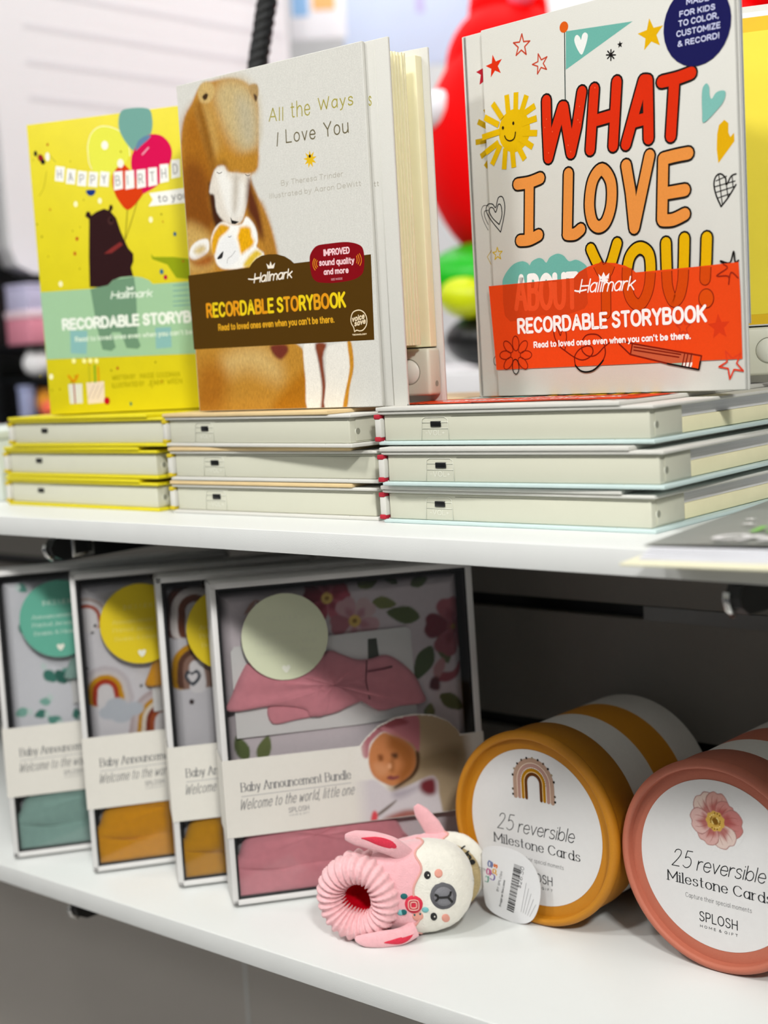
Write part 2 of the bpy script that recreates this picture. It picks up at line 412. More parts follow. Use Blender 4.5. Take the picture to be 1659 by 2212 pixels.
class Paint:
    """soft brushwork: a fine mesh of coloured points over a printed area (millimetres)"""
    def __init__(s, u0, u1, v0, v1, step, base):
        s.nu = int((u1 - u0) / step) + 1; s.nv = int((v1 - v0) / step) + 1
        s.u = np.linspace(u0, u1, s.nu); s.v = np.linspace(v0, v1, s.nv)
        s.U, s.Vv = np.meshgrid(s.u, s.v); s.c = np.empty((s.nv, s.nu, 3)); s.c[:] = lin(base)
    def soft(s, col, pts, f, a=1.0):
        p = np.array(catmull([tuple(q) for q in pts], True, 3)); m = f + 1
        i0, i1 = np.searchsorted(s.u, [p[:, 0].min() - m, p[:, 0].max() + m]); j0, j1 = np.searchsorted(s.v, [p[:, 1].min() - m, p[:, 1].max() + m])
        if i1 <= i0 or j1 <= j0: return
        X = s.U[j0:j1, i0:i1]; Y = s.Vv[j0:j1, i0:i1]; d2 = np.full(X.shape, 1e9); ins = np.zeros(X.shape, bool)
        for A, B in zip(p, np.roll(p, -1, 0)):
            e = B - A; L = e @ e + 1e-12
            t = np.clip(((X - A[0]) * e[0] + (Y - A[1]) * e[1]) / L, 0, 1)
            d2 = np.minimum(d2, (X - A[0] - t * e[0]) ** 2 + (Y - A[1] - t * e[1]) ** 2)
            if abs(e[1]) > 1e-12: ins ^= ((A[1] > Y) != (B[1] > Y)) & (X < A[0] + (Y - A[1]) * e[0] / e[1])
        d = np.sqrt(d2); d[~ins] *= -1
        al = np.clip(.5 + d / (2 * f), 0, 1); al = (al * al * (3 - 2 * al) * a)[..., None]
        s.c[j0:j1, i0:i1] = s.c[j0:j1, i0:i1] * (1 - al) + np.array(lin(col)) * al
    def fur(s, amt, seed=1):
        r = np.random.default_rng(seed); n = r.normal(0, 1, (s.nv, s.nu, 1)); n = (n + np.roll(n, 1, 0) + np.roll(n, -1, 0)) / 1.7
        sat = (s.c.max(2, keepdims=True) - s.c.min(2, keepdims=True)); s.c = np.clip(s.c * (1 + amt * n * np.clip(sat * 4, 0, 1)), 0, 1)
    def flower(s, cu, cv, R, cols, n=5, rot=0, mid='#d9b766'):
        for k in range(n):
            a = rot + 2 * PI * k / n; ca, sa = math.cos(a), math.sin(a); ta, tb = -sa, ca; col = cols[k % len(cols)]
            P = lambda r, w: (cu + ca * r * R + ta * w * R, cv + sa * r * R + tb * w * R)
            s.soft(col, [P(.1, 0), P(.45, .34), P(.8, .42), P(1, .2), P(.96, -.05), P(.98, -.25), P(.8, -.42), P(.45, -.34)], .5 + R * .02)
            s.soft(cols[-1], [P(.1, 0), P(.35, .16), P(.62, .05), P(.5, -.1), P(.35, -.16)], R * .12, .7)
        s.soft(mid, [(cu + .24 * R * math.cos(t), cv + .24 * R * math.sin(t)) for t in np.linspace(0, 6.28, 9)[:-1]], .6)
        s.soft('#8a6a30', [(cu + .09 * R * math.cos(t), cv + .09 * R * math.sin(t)) for t in np.linspace(0, 6.28, 9)[:-1]], .6)
    def leaf(s, u, v, L, ang, col, w=.3):
        ca, sa = math.cos(ang), math.sin(ang); P = lambda r, q: (u + (ca * r - sa * q) * L, v + (sa * r + ca * q) * L)
        s.soft(col, [P(0, 0), P(.3, w * .8), P(.65, w * .7), P(1, 0), P(.65, -w * .7), P(.3, -w * .8)], .5)
    def mesh(s, mb, fr, h, m, mask=None, hf=None):
        H = np.zeros((s.nv, s.nu)) + h if hf is None else h + hf(s.U, s.Vv)
        vs = [fr(s.U[j, i], s.Vv[j, i], H[j, i]) for j in range(s.nv) for i in range(s.nu)]
        fs = []; nu = s.nu
        for j in range(s.nv - 1):
            for i in range(nu - 1):
                if mask is None or mask(s.u[i], s.v[j]): fs.append([j * nu + i, j * nu + i + 1, (j + 1) * nu + i + 1, (j + 1) * nu + i])
        mb.add(vs, fs, m, s.c.reshape(-1, 3), True)
def puff(mb, pts, fr, h0, hh, m, col, rings=7, power=.5, side=True, wob=0, seed=3):
    """a soft padded shape: the outline rises towards its middle"""
    p = catmull(pts, True, 4); cx = sum(a for a, b in p) / len(p); cy = sum(b for a, b in p) / len(p); n = len(p); rd = random.Random(seed)
    vs = []; fs = []
    lv = [(1.0, 0.0)] + [(1 - t * t * .985, hh * (1 - (1 - t) ** 2) ** power) for t in (k / rings for k in range(1, rings + 1))]
    for sc, h in lv:
        for a, b in p:
            hx = h + (wob * math.sin(a * .13 + seed) * math.sin(b * .17 + seed * 2) * (h / max(hh, 1e-6)))
            vs.append(fr(cx + (a - cx) * sc, cy + (b - cy) * sc, h0 + hx))
    for i in range(len(lv) - 1):
        for k in range(n): fs.append([i * n + k, i * n + (k + 1) % n, (i + 1) * n + (k + 1) % n, (i + 1) * n + k])
    fs.append([(len(lv) - 1) * n + k for k in range(n)])
    ar = sum(p[i - 1][0] * p[i][1] - p[i][0] * p[i - 1][1] for i in range(n))
    if ar < 0: fs = [f[::-1] for f in fs]
    mb.add(vs, fs, m, col, True)
MM = .001
# ------------------------------------------------------------------ room shell and shelf unit
WHITE = mat('white_laminate', '#dfe2e0', rough=.38, bump=.03, bscale=900, var=.015, vscale=6)
EDGE = mat('white_edge_band', '#d9dbd9', rough=.5, bump=.15, bscale=1400, var=.02, vscale=30)
PANEL = mat('slat_panel_shaded', '#8a847d', rough=.55, var=.03, vscale=5)  # shade under the upper shelf is put into this panel's colour
PAINT = mat('shop_wall_paint', '#e2e2e4', rough=.8, var=.02, vscale=2)
FLOORM = mat('grey_floor_vinyl', '#a9a7a4', rough=.45, var=.08, vscale=6)
CEILM = mat('ceiling_tile', '#e6e6e4', rough=.9, bump=.2, bscale=60)
BLACK = mat('black_plastic', '#0c0d0e', rough=.35, var=.1, vscale=40)
DARKM = mat('dark_navy_board', '#070b10', rough=.5, var=.1, vscale=8)
CHROME = mat('chrome', '#d8d8d6', rough=.12, metal=1)
ALU = mat('anodised_strip', '#8d8b88', rough=.3, metal=.8, var=.04, vscale=60)
def struct(name, mb): return tag(mb.build(name), kind='structure')
m = MB(); m.box(-4, 3, -3.2, 5, -1.3, -1.25, FLOORM); struct('floor', m)
m = MB(); m.box(-4, 3, -3.2, 5, 1.75, 1.8, CEILM); struct('ceiling', m)
m = MB(); m.box(-4, 3, 5, 5.08, -1.25, 1.75, PAINT); struct('wall_back', m)
m = MB(); m.box(-4.08, -4, -3.2, 5, -1.25, 1.75, PAINT); struct('wall_left', m)
YB = .32
m = MB()      # back panel of the shelving: boards between horizontal slots
slots = [-.1065 - .108 * k for k in range(2)]
top = -.0155
LOWP = mat('slat_panel_lit', '#c4beb6', rough=.55, var=.03, vscale=5)  # same panel; light falling below the lower shelf is put into its colour
for zs in slots + [-.3150]:
    m.box(-1.8, 1.2, YB, YB + .018, zs + (.006 if zs > -.3 else 0), top, PANEL)
    if zs > -.3:
        m.box(-1.8, 1.2, YB + .010, YB + .018, zs - .006, zs + .006, BLACK); top = zs - .006
m.box(-1.8, 1.2, YB, YB + .018, -1.25, -.3150, LOWP); m.box(-.467, -.463, YB - .0006, YB + .001, -1.2, -.33, EDGE)
struct('wall_rear', m)
m = MB(); m.box(.045, 1.2, YB - .0008, YB + .004, slots[0] - .006, slots[0] + .0055, ALU); struct('trim_1', m)
def shelf(x0, x1, z, name, label):
    t = thing(name, label, 'shelf', ((x0 + x1) / 2, YB / 2, z))
    h = (x1 - x0) / 2
    a = MB(); a.box(-h, h, -YB / 2 + .0008, YB / 2, -.0155, 0, WHITE, .0006); a.build('board', t)
    b = MB(); b.box(-h, h, -YB / 2, -YB / 2 + .0009, -.0155, -.0002, EDGE, .0003); b.build('edge_band', t)
shelf(-1.6, 1.1, 0, 'shelf_board', 'white upper shelf board carrying the storybook stacks')
shelf(-.95, 1.1, -.3073, 'shelf_board', 'white lower shelf board carrying gift boxes, slippers and round tubes')
def bracket(x, z, label, tip):
    t = thing('shelf_bracket', label, 'bracket', (x, YB, z), group='brackets under the shelves')
    a = MB(); prof = [(0, -.012), (-.26, -.0105), (-.294, -.009), (-.303, -.004), (-.305, .002), (-.301, .008), (-.292, .0115), (0, .0125)]
    fr = lambda u, v, h: (h, u, v)
    a.prism(prof, fr, -.0045, .0045, BLACK); a.build('arm', t)
    c = MB(); c.tube([(-.003, -.2985, -.0088), (-.003, -.3045, -.004), (-.003, -.3062, .001), (-.003, -.305, .0045)], [.0022] * 4, CHROME, 10); c.build('end_cap', t)
    if tip:
        d = MB(); d.box(-.006, .006, -.285, -.262, -.0085, .0125, CHROME, .001); d.box(-.0065, .0065, -.282, -.265, -.0055, .0125, BLACK); d.build('clip', t)
bracket(-.330, -.0290, 'black metal bracket with chrome front under the left of the upper shelf', True)
bracket(.281, -.0285, 'black metal bracket under the right end of the upper shelf', False)
bracket(-.338, -.3378, 'black metal bracket under the lower shelf', False)

# ------------------------------------------------------------------ printed artwork, in millimetres on each printed face
ART_B3 = [
('s', '#cf2a05', [11.0, 229.5], 8, 3.2, 5, 8, 0),('s', '#c24a33', [36.1, 238.6], 7.6, 3.0, 5, -6, 1.04),('s', '#c24a33', [51.7, 223.7], 6.9, 2.6, 5, 12, 0.91),('p', '#68ab9f', [[74.4, 240.5], [128.0, 236.2], [73.1, 215.9]], 0),
('l', '#12302c', 0.72, [[73.4, 241.3], [72.1, 212.2], [71.5, 196.2]], 0, 0),('e', '#d4580f', [73.0, 243.5], 3.6, 3.6, 0, 0),
('p', '#e4e6e2', [[86.7, 223.2], [83.6, 226.9], [81.3, 232.3], [81.7, 235.4], [83.7, 236.4], [85.8, 234.5], [86.6, 232.7], [88.0, 235.8], [90.2, 236.7], [92.2, 235.0], [91.9, 232.3], [89.7, 227.2]], 1),
('s', '#d9a800', [141.3, 225.4], 10.2, 4.4, 5, 4, 0),('l', '#14100e', 0.91, [[106.5, 219.3], [113.7, 218.0]], 0, 0),('l', '#14100e', 0.91, [[107.7, 221.5], [112.4, 216.0]], 0, 0),
('l', '#14100e', 0.91, [[110.3, 221.9], [109.9, 215.3]], 0, 0),('l', '#14100e', 0.91, [[112.6, 220.6], [107.4, 216.9]], 0, 0),('s', '#14100e', [117.5, 223.8], 2.4, 1.0, 5, 0, 0),('e', '#d8ae00', [26.2, 183.2], 14.2, 14.6, 0, 0),
('l', '#d8ae00', 4.3, [[20.9, 208.3], [21.5, 196.4]], 0, 2),('l', '#d8ae00', 4.3, [[29.4, 208.6], [28.3, 197.0]], 0, 2),('l', '#d8ae00', 4.3, [[38.6, 205.1], [33.5, 195.0]], 0, 2),
('l', '#d8ae00', 4.3, [[45.6, 197.0], [34.1, 192.7]], 0, 2),('l', '#d8ae00', 4.3, [[46.6, 188.5], [33.7, 187.1]], 0, 2),('l', '#d8ae00', 4.3, [[46.4, 178.6], [30.4, 181.0]], 0, 2),
('l', '#d8ae00', 4.3, [[42.0, 169.9], [30.2, 178.0]], 0, 2),('l', '#d8ae00', 4.3, [[34.5, 162.5], [28.4, 173.2]], 0, 2),('l', '#d8ae00', 4.3, [[24.4, 158.4], [23.7, 171.6]], 0, 2),
('l', '#d8ae00', 4.3, [[15.5, 158.4], [17.7, 172.4]], 0, 2),('l', '#d8ae00', 4.3, [[4.7, 163.0], [13.3, 175.4]], 0, 2),('l', '#d8ae00', 4.3, [[-0.6, 172.1], [11.8, 177.3]], 0, 2),
('l', '#d8ae00', 4.3, [[-3.2, 182.9], [13.1, 184.5]], 0, 2),('l', '#d8ae00', 4.3, [[-0.1, 196.3], [12.6, 189.2]], 0, 2),('l', '#d8ae00', 4.3, [[8.0, 204.5], [16.0, 193.2]], 0, 2),('e', '#2a1a05', [16.3, 186.6], 0.95, 1.15, 0, 0),
('e', '#2a1a05', [25.7, 188.3], 0.95, 1.25, 0, 0),('l', '#2a1a05', 0.78, [[17.5, 181.0], [18.8, 178.6], [21.8, 177.0], [24.9, 177.4], [26.6, 179.1], [27.4, 182.1]], 0, 1),
('o', '#cf2a05', '#14100e', 7.5, 1.25, [([[55.6, 198.7], [55.1, 183.3], [55.2, 160.8]], 0, 0), ([[55.2, 160.8], [62.8, 179.6], [68.9, 192.4]], 0, 0), ([[70.1, 192.2], [72.0, 178.0], [74.5, 161.4]], 0, 0), ([[74.5, 161.4], [80.3, 177.8], [85.7, 199.5]], 0, 0)], None),
('o', '#cf2a05', '#14100e', 7.5, 1.25, [([[95.9, 199.5], [90.6, 161.3]], 0, 0), ([[114.0, 201.0], [109.2, 161.1]], 0, 0), ([[93.6, 179.2], [111.2, 180.5]], 0, 0)], None),
('o', '#cf2a05', '#14100e', 7.5, 1.25, [([[134.7, 198.3], [128.5, 183.4], [119.3, 160.7]], 0, 0), ([[137.9, 197.7], [137.5, 179.6], [137.0, 161.9]], 0, 0), ([[134.7, 198.3], [137.9, 197.7]], 0, 0), ([[125.1, 173.8], [137.3, 174.6]], 0, 0)], None),
('o', '#cf2a05', '#14100e', 7.5, 1.25, [([[148.5, 195.1], [159.8, 195.4], [170.2, 196.7]], 0, 1), ([[157.8, 194.3], [153.8, 160.9]], 0, 0)], None),('e', '#e0623c', [55.1, 186.6], 0.35, 0.5, 0, 0),
('e', '#e0623c', [53.3, 181.3], 0.35, 0.5, 0, 0),('e', '#e0623c', [59.6, 177.6], 0.35, 0.5, 0, 0),('e', '#e0623c', [72.5, 166.7], 0.35, 0.5, 0, 0),('e', '#e0623c', [55.6, 164.1], 0.35, 0.5, 0, 0),
('e', '#e0623c', [83.3, 190.4], 0.35, 0.5, 0, 0),('e', '#e0623c', [81.5, 182.0], 0.35, 0.5, 0, 0),('e', '#e0623c', [83.1, 180.1], 0.35, 0.5, 0, 0),('e', '#e0623c', [74.4, 162.3], 0.35, 0.5, 0, 0),
('e', '#e0623c', [96.5, 200.3], 0.35, 0.5, 0, 0),
('o', '#dc8b40', '#14100e', 7.6, 1.25, [([[27.0, 146.7], [37.6, 146.7], [47.4, 148.3]], 0, 1), ([[37.7, 146.3], [35.0, 108.5]], 0, 0), ([[27.0, 108.1], [35.2, 107.9], [43.8, 110.3]], 0, 1)], None),
('o', '#dc8b40', '#14100e', 7.6, 1.25, [([[71.7, 148.2], [68.6, 108.4]], 0, 0), ([[68.4, 108.3], [74.8, 107.9], [80.1, 110.5]], 0, 1)], None),
('o', '#dc8b40', '#14100e', 7.6, 1.25, [([[99.5, 147.3], [91.7, 141.1], [88.2, 126.5], [89.9, 114.8], [95.0, 110.6], [101.2, 113.6], [105.9, 124.4], [106.2, 138.7]], 1, 1)], None),
('o', '#dc8b40', '#14100e', 7.6, 1.25, [([[118.9, 147.4], [121.6, 130.5], [123.4, 107.0]], 0, 0), ([[123.5, 107.1], [137.3, 151.1]], 0, 0)], None),
('o', '#dc8b40', '#14100e', 7.6, 1.25, [([[166.2, 148.6], [157.8, 148.4], [147.6, 147.7]], 0, 1), ([[147.6, 147.7], [145.1, 110.1]], 0, 0), ([[146.9, 126.0], [162.8, 126.4]], 0, 0), ([[145.5, 109.5], [153.3, 109.1], [162.2, 111.6]], 0, 1)], None),
('o', '#d9a800', '#14100e', 7.3, 1.25, [([[87.8, 96.7], [91.5, 89.2], [95.8, 81.4]], 0, 0), ([[109.4, 98.4], [105.0, 88.0], [101.2, 80.9]], 0, 0), ([[99.3, 82.3], [99.1, 69.9], [98.5, 53.7]], 0, 0)], None),
('o', '#d9a800', '#14100e', 7.3, 1.25, [([[128.7, 93.6], [123.1, 92.6], [118.3, 86.9], [116.3, 76.0], [117.9, 63.6], [123.3, 57.7], [128.2, 59.2], [133.0, 67.4], [135.0, 79.4], [134.0, 89.2]], 1, 1)], None),
('o', '#d9a800', '#14100e', 7.3, 1.25, [([[147.4, 95.1], [147.3, 77.2], [147.9, 66.3], [151.5, 58.3], [155.9, 60.4], [158.7, 67.9], [160.0, 77.3], [161.3, 96.5]], 0, 1)], None),
('o', '#d9a800', '#14100e', 7.3, 1.25, [([[177.7, 95.5], [176.7, 81.8], [175.6, 70.2]], 0, 0)], None),
('p', '#68ab9f', [[9.1, 78.5], [10.2, 83.5], [14.7, 88.7], [20.7, 92.6], [28.1, 93.8], [32.8, 92.2], [34.7, 90.5], [36.9, 93.0], [42.6, 94.7], [46.5, 93.7], [49.5, 91.0], [52.8, 94.4], [59.1, 96.2], [64.4, 94.6], [69.1, 90.3], [74.9, 90.8], [80.0, 88.7], [84.3, 84.8], [84.7, 77.7], [83.4, 67.1], [83.8, 61.1], [80.6, 57.7], [76.1, 58.0], [72.2, 55.3], [60.5, 52.9], [45.0, 55.1], [33.8, 54.5], [22.3, 52.7], [14.9, 52.5], [10.2, 57.1], [9.1, 66.0]], 1),
('t', '#ecece8', 'ABOUT', 19.1, 59.7, 75.7, 57.4, 25.7, 4.4, ''),
('l', '#14100e', 1.04, [[192.4, 65.7], [192.2, 70.6], [184.0, 71.4], [191.7, 75.6], [186.9, 80.3], [193.5, 78.6], [196.4, 85.3], [197.3, 78.9], [199.6, 79.6]], 0, 1),
('p', '#dc4413', [[-3.7, 78.9], [72.7, 78.7], [77.4, 82.4], [85.1, 85.3], [92.6, 86.8], [99.9, 86.7], [108.5, 85.7], [108.7, 85.3], [115.1, 83.5], [120.3, 80.9], [123.5, 78.4], [169.3, 78.3], [199.7, 78.6], [200.4, 56.7], [200.3, 19.5], [-0.2, 19.2]], 0),
('p', '#c63d12', [[9.5, 78.5], [38.4, 78.7], [72.7, 78.6], [77.4, 82.3], [83.6, 84.8], [84.7, 77.7], [83.4, 67.1], [83.8, 61.1], [80.6, 57.7], [72.2, 55.9], [60.6, 53.5], [45.0, 55.4], [33.8, 55.1], [22.3, 53.0], [14.9, 52.8], [10.2, 57.1], [9.1, 66.0]], 0),
('t', '#dc4d22', 'ABOUT', 19.1, 59.7, 75.7, 57.4, 25.7, 3.6, 'C'),
('o', '#c94405', '#7c1a08', 7.2, 0.55, [([[87.8, 96.7], [91.5, 89.2], [95.8, 81.4]], 0, 0), ([[109.4, 98.4], [105.0, 88.0], [101.2, 80.9]], 0, 0), ([[99.3, 82.3], [99.1, 69.9], [98.5, 53.7]], 0, 0)], 'band'),
('o', '#c94405', '#7c1a08', 7.2, 0.55, [([[128.7, 93.6], [123.1, 92.6], [118.3, 86.9], [116.3, 76.0], [117.9, 63.6], [123.3, 57.7], [128.2, 59.2], [133.0, 67.4], [135.0, 79.4], [134.0, 89.2]], 1, 1)], 'band'),
('o', '#c94405', '#7c1a08', 7.2, 0.55, [([[147.4, 95.1], [147.3, 77.2], [147.9, 66.3], [151.5, 58.3], [155.9, 60.4], [158.7, 67.9], [160.0, 77.3], [161.3, 96.5]], 0, 1)], 'band'),
('o', '#c94405', '#7c1a08', 7.2, 0.55, [([[177.7, 95.5], [176.7, 81.8], [175.6, 70.2]], 0, 0)], 'band'),('e', '#7c1a08', [176.0, 58.1], 5.7, 6.2, 0, 0),('e', '#cf4806', [176.0, 58.1], 5.1, 5.6, 0, 0),
('clip', [[-3.7, 78.9], [72.7, 78.7], [77.4, 82.4], [85.1, 85.3], [92.6, 86.8], [99.9, 86.7], [108.5, 85.7], [108.7, 85.3], [115.1, 83.5], [120.3, 80.9], [123.5, 78.4], [169.3, 78.3], [199.7, 78.6]]),
('l', '#8c2010', 0.78, [[192.4, 65.7], [192.2, 70.6], [184.0, 71.4], [191.7, 75.6], [189.1, 78.1]], 0, 1),('l', '#8c2010', 0.78, [[192.4, 65.7], [194.3, 72.8], [199.2, 68.9]], 0, 1),
('e', '#7c1a08', [18.9, 37.2], 3.0, 5.2, 0, 0.72),('e', '#7c1a08', [25.4, 34.5], 3.0, 5.2, -45, 0.72),('e', '#7c1a08', [27.8, 28.7], 3.0, 5.2, -90, 0.72),('e', '#7c1a08', [24.7, 23.1], 3.0, 5.2, -135, 0.72),
('e', '#14100e', [17.9, 20.9], 3.0, 5.2, -180, 0.72),('e', '#7c1a08', [11.3, 23.5], 3.0, 5.2, -225, 0.72),('e', '#7c1a08', [8.9, 29.4], 3.0, 5.2, -270, 0.72),('e', '#7c1a08', [12.0, 35.1], 3.0, 5.2, -315, 0.72),
('l', '#7c1a08', 0.91, [[53.4, 44.2], [54.3, 39.3], [57.9, 33.6], [62.4, 30.4], [69.8, 25.8], [76.5, 23.4], [82.6, 24.7], [86.2, 28.1], [85.3, 31.8], [80.8, 32.6], [74.6, 30.4], [70.6, 25.8], [71.0, 19.7]], 0, 1),
('l', '#7c1a08', 0.91, [[77.0, 32.1], [77.6, 29.1], [82.0, 25.9], [88.7, 26.3], [95.6, 31.3], [100.2, 34.1]], 0, 1),
('l', '#7c1a08', 0.91, [[78.0, 36.9], [81.2, 39.8], [86.5, 40.4], [91.6, 39.2], [95.1, 34.9], [96.6, 27.7], [94.4, 22.5]], 0, 1),
('l', '#14100e', 1.17, [[71.0, 20.0], [74.7, 16.5], [79.9, 15.2], [85.9, 16.2], [91.3, 19.6], [94.4, 22.5]], 0, 1),
('l', '#7c1a08', 0.78, [[53.4, 44.2], [56.3, 47.1], [58.4, 42.1], [59.5, 41.1], [61.0, 46.8], [63.2, 45.5], [64.4, 39.4], [62.4, 30.4]], 0, 1),
('p', '#bd5a38', [[118.7, 32.6], [171.3, 22.8], [168.9, 13.9], [162.6, 15.0], [145.5, 18.0], [116.5, 25.6]], 0),('p', '#e8e4dc', [[156.3, 18.6], [164.8, 18.7], [162.9, 15.3], [155.2, 16.5]], 0),
('p', '#93b3a2', [[144.8, 18.5], [157.7, 18.7], [156.2, 16.9], [152.0, 17.1]], 0),('p', '#e2480c', [[165.0, 23.3], [169.9, 22.5], [168.5, 14.2], [163.6, 15.0]], 0),
('l', '#7c1a08', 1.04, [[108.1, 32.8], [116.5, 25.6], [145.5, 18.6], [168.9, 13.9], [171.1, 22.5], [118.7, 32.6], [108.2, 35.0]], 0, 0),('l', '#7c1a08', 1.04, [[118.7, 32.6], [116.9, 25.9]], 0, 0),
('l', '#7c1a08', 0.78, [[119.8, 30.4], [155.8, 24.0]], 0, 0),('l', '#7c1a08', 0.78, [[119.7, 28.3], [154.3, 22.3]], 0, 0),('l', '#7c1a08', 0.78, [[158.7, 24.5], [156.4, 16.1]], 0, 0),
('l', '#7c1a08', 0.78, [[161.2, 24.4], [158.8, 16.1]], 0, 0),('l', '#7c1a08', 0.78, [[164.0, 24.3], [161.7, 16.0]], 0, 0),('l', '#14100e', 1.04, [[145.5, 18.5], [168.9, 13.9], [170.1, 19.0]], 0, 0),
('s', '#cc3512', [184.4, 39.9], 8.4, 3.6, 5, 3, 0),('s', '#c93a18', [158.3, 41.0], 5.5, 2.4, 5, 0, 0.91),('s', '#d23a1e', [192.6, 16.4], 9.2, 3.6, 5, 170, 1.04),
('t', '#f4ecea', 'RECORDABLE STORYBOOK', 21.3, 43.5, 176.1, 43.3, 11.2, 2.15, ''),('t', '#f4ecea', "Read to loved ones even when you can't be there.", 35.3, 33.2, 163.9, 33.3, 4.6, 1.0, ''),
('t', '#f4ecea', 'Hallmark', 76.7, 68.2, 121.9, 67.0, 9.5, 1.0, 'h'),('l', '#f4ecea', 1.17, [[73.4, 70.2], [76.7, 69.6], [82.8, 70.2]], 0, 1),
('p', '#f4ecea', [[94.2, 76.3], [93.5, 79.9], [95.8, 77.7], [97.8, 80.8], [99.4, 77.7], [102.5, 79.8], [101.7, 76.1]], 0),('e', '#f4ecea', [98.2, 75.2], 3.2, 1.0, 0, 0),
('p', '#78b3aa', [[178.1, 165.3], [177.3, 172.1], [177.3, 180.1], [178.1, 186.2], [180.8, 188.6], [182.7, 186.0], [182.8, 181.4], [184.2, 178.7], [187.2, 181.8], [191.3, 182.6], [194.0, 181.3], [193.1, 176.9], [188.9, 172.5]], 1),
('p', '#d6a405', [[187.3, 139.6], [186.4, 147.9], [187.0, 156.9], [188.5, 162.4], [192.4, 165.0], [195.2, 162.5], [195.0, 156.9], [196.2, 154.2], [198.9, 156.3], [199.0, 151.2]], 0),
('l', '#14100e', 1.1, [[188.3, 113.3], [185.0, 120.6], [183.7, 127.6], [185.4, 132.0], [188.8, 133.0], [192.0, 130.0], [192.5, 126.0], [196.0, 130.7], [199.4, 131.6]], 0, 1),
('l', '#14100e', 1.1, [[188.3, 113.3], [193.6, 118.4], [199.1, 125.2]], 0, 1),('l', '#14100e', 0.72, [[185.3, 129.2], [192.7, 131.1]], 0, 0),('l', '#14100e', 0.72, [[184.5, 125.8], [198.6, 127.5]], 0, 0),
('l', '#14100e', 0.72, [[185.4, 122.3], [197.8, 124.2]], 0, 0),('l', '#14100e', 0.72, [[186.2, 118.7], [195.7, 120.5]], 0, 0),('l', '#14100e', 0.72, [[187.4, 132.3], [189.2, 114.4]], 0, 0),
('l', '#14100e', 0.72, [[192.5, 126.0], [193.3, 118.5]], 0, 0),('l', '#14100e', 0.72, [[196.7, 130.6], [197.1, 124.3]], 0, 0),
('l', '#222222', 0.78, [[9.4, 115.7], [1.5, 124.4], [-3.0, 131.6], [-1.3, 136.0], [3.1, 135.9], [6.0, 133.2], [8.7, 139.5], [12.7, 139.6], [14.4, 133.6], [13.1, 125.8], [9.4, 115.7]], 0, 1),
('l', '#222222', 0.78, [[8.4, 121.1], [2.5, 126.3], [-0.2, 131.2], [1.2, 133.7], [3.8, 132.8], [5.8, 129.9], [8.4, 134.9], [10.9, 133.9], [11.4, 127.3], [8.4, 121.1]], 0, 1),('s', '#c9a91c', [5.6, 100.9], 4.6, 1.9, 5, 0, 0.78),
('e', '#15154f', [175.4, 224.7], 24.3, 24.6, 0, 0),('t', '#c6cae6', 'MADE', 168.4, 237.8, 184.6, 237.0, 4.0, 0.72, ''),('t', '#c6cae6', 'FOR KIDS', 163.1, 231.5, 188.7, 230.9, 3.6, 0.72, ''),
('t', '#c6cae6', 'TO COLOR,', 162.2, 225.8, 191.1, 225.4, 3.8, 0.72, ''),('t', '#c6cae6', 'CUSTOMIZE', 160.5, 219.9, 192.0, 219.4, 3.8, 0.72, ''),('t', '#c6cae6', '& RECORD!', 161.1, 213.8, 191.1, 213.5, 3.7, 0.72, ''),]
ART_B3C = [
('p', '#b01a2c', [[-2.1, 231.0], [-9.3, 229.3], [-5.0, 226.7], [-6.7, 220.1], [-3.1, 221.4]], 0),('l', '#b8950c', 4.0, [[-9.9, 195.1], [1.3, 188.8]], 0, 2),('l', '#b8950c', 4.0, [[-13.0, 181.1], [0.8, 181.1]], 0, 2),
('l', '#b8950c', 4.0, [[-8.8, 170.6], [1.3, 175.1]], 0, 2),('l', '#b8950c', 4.0, [[-4.9, 162.8], [-1.1, 166.3]], 0, 2),('l', '#b8950c', 4.0, [[-2.5, 203.1], [0.2, 198.8]], 0, 2),
('l', '#3a3a38', 0.5, [[-5.2, 118.5], [-9.2, 125.6], [-10.9, 132.4], [-8.5, 136.1], [-4.0, 135.6]], 0, 1),('l', '#3a3a38', 0.5, [[-4.9, 122.5], [-7.6, 128.1], [-7.9, 132.1], [-4.2, 132.4]], 0, 1),
('l', '#b3951a', 0.5, [[-1.5, 105.5], [-7.3, 100.0], [-4.1, 94.4]], 0, 0),('l', '#222', 0.5, [[-2.0, 31.0], [-5.8, 27.1], [-5.2, 23.0], [-0.8, 21.5]], 0, 1),]
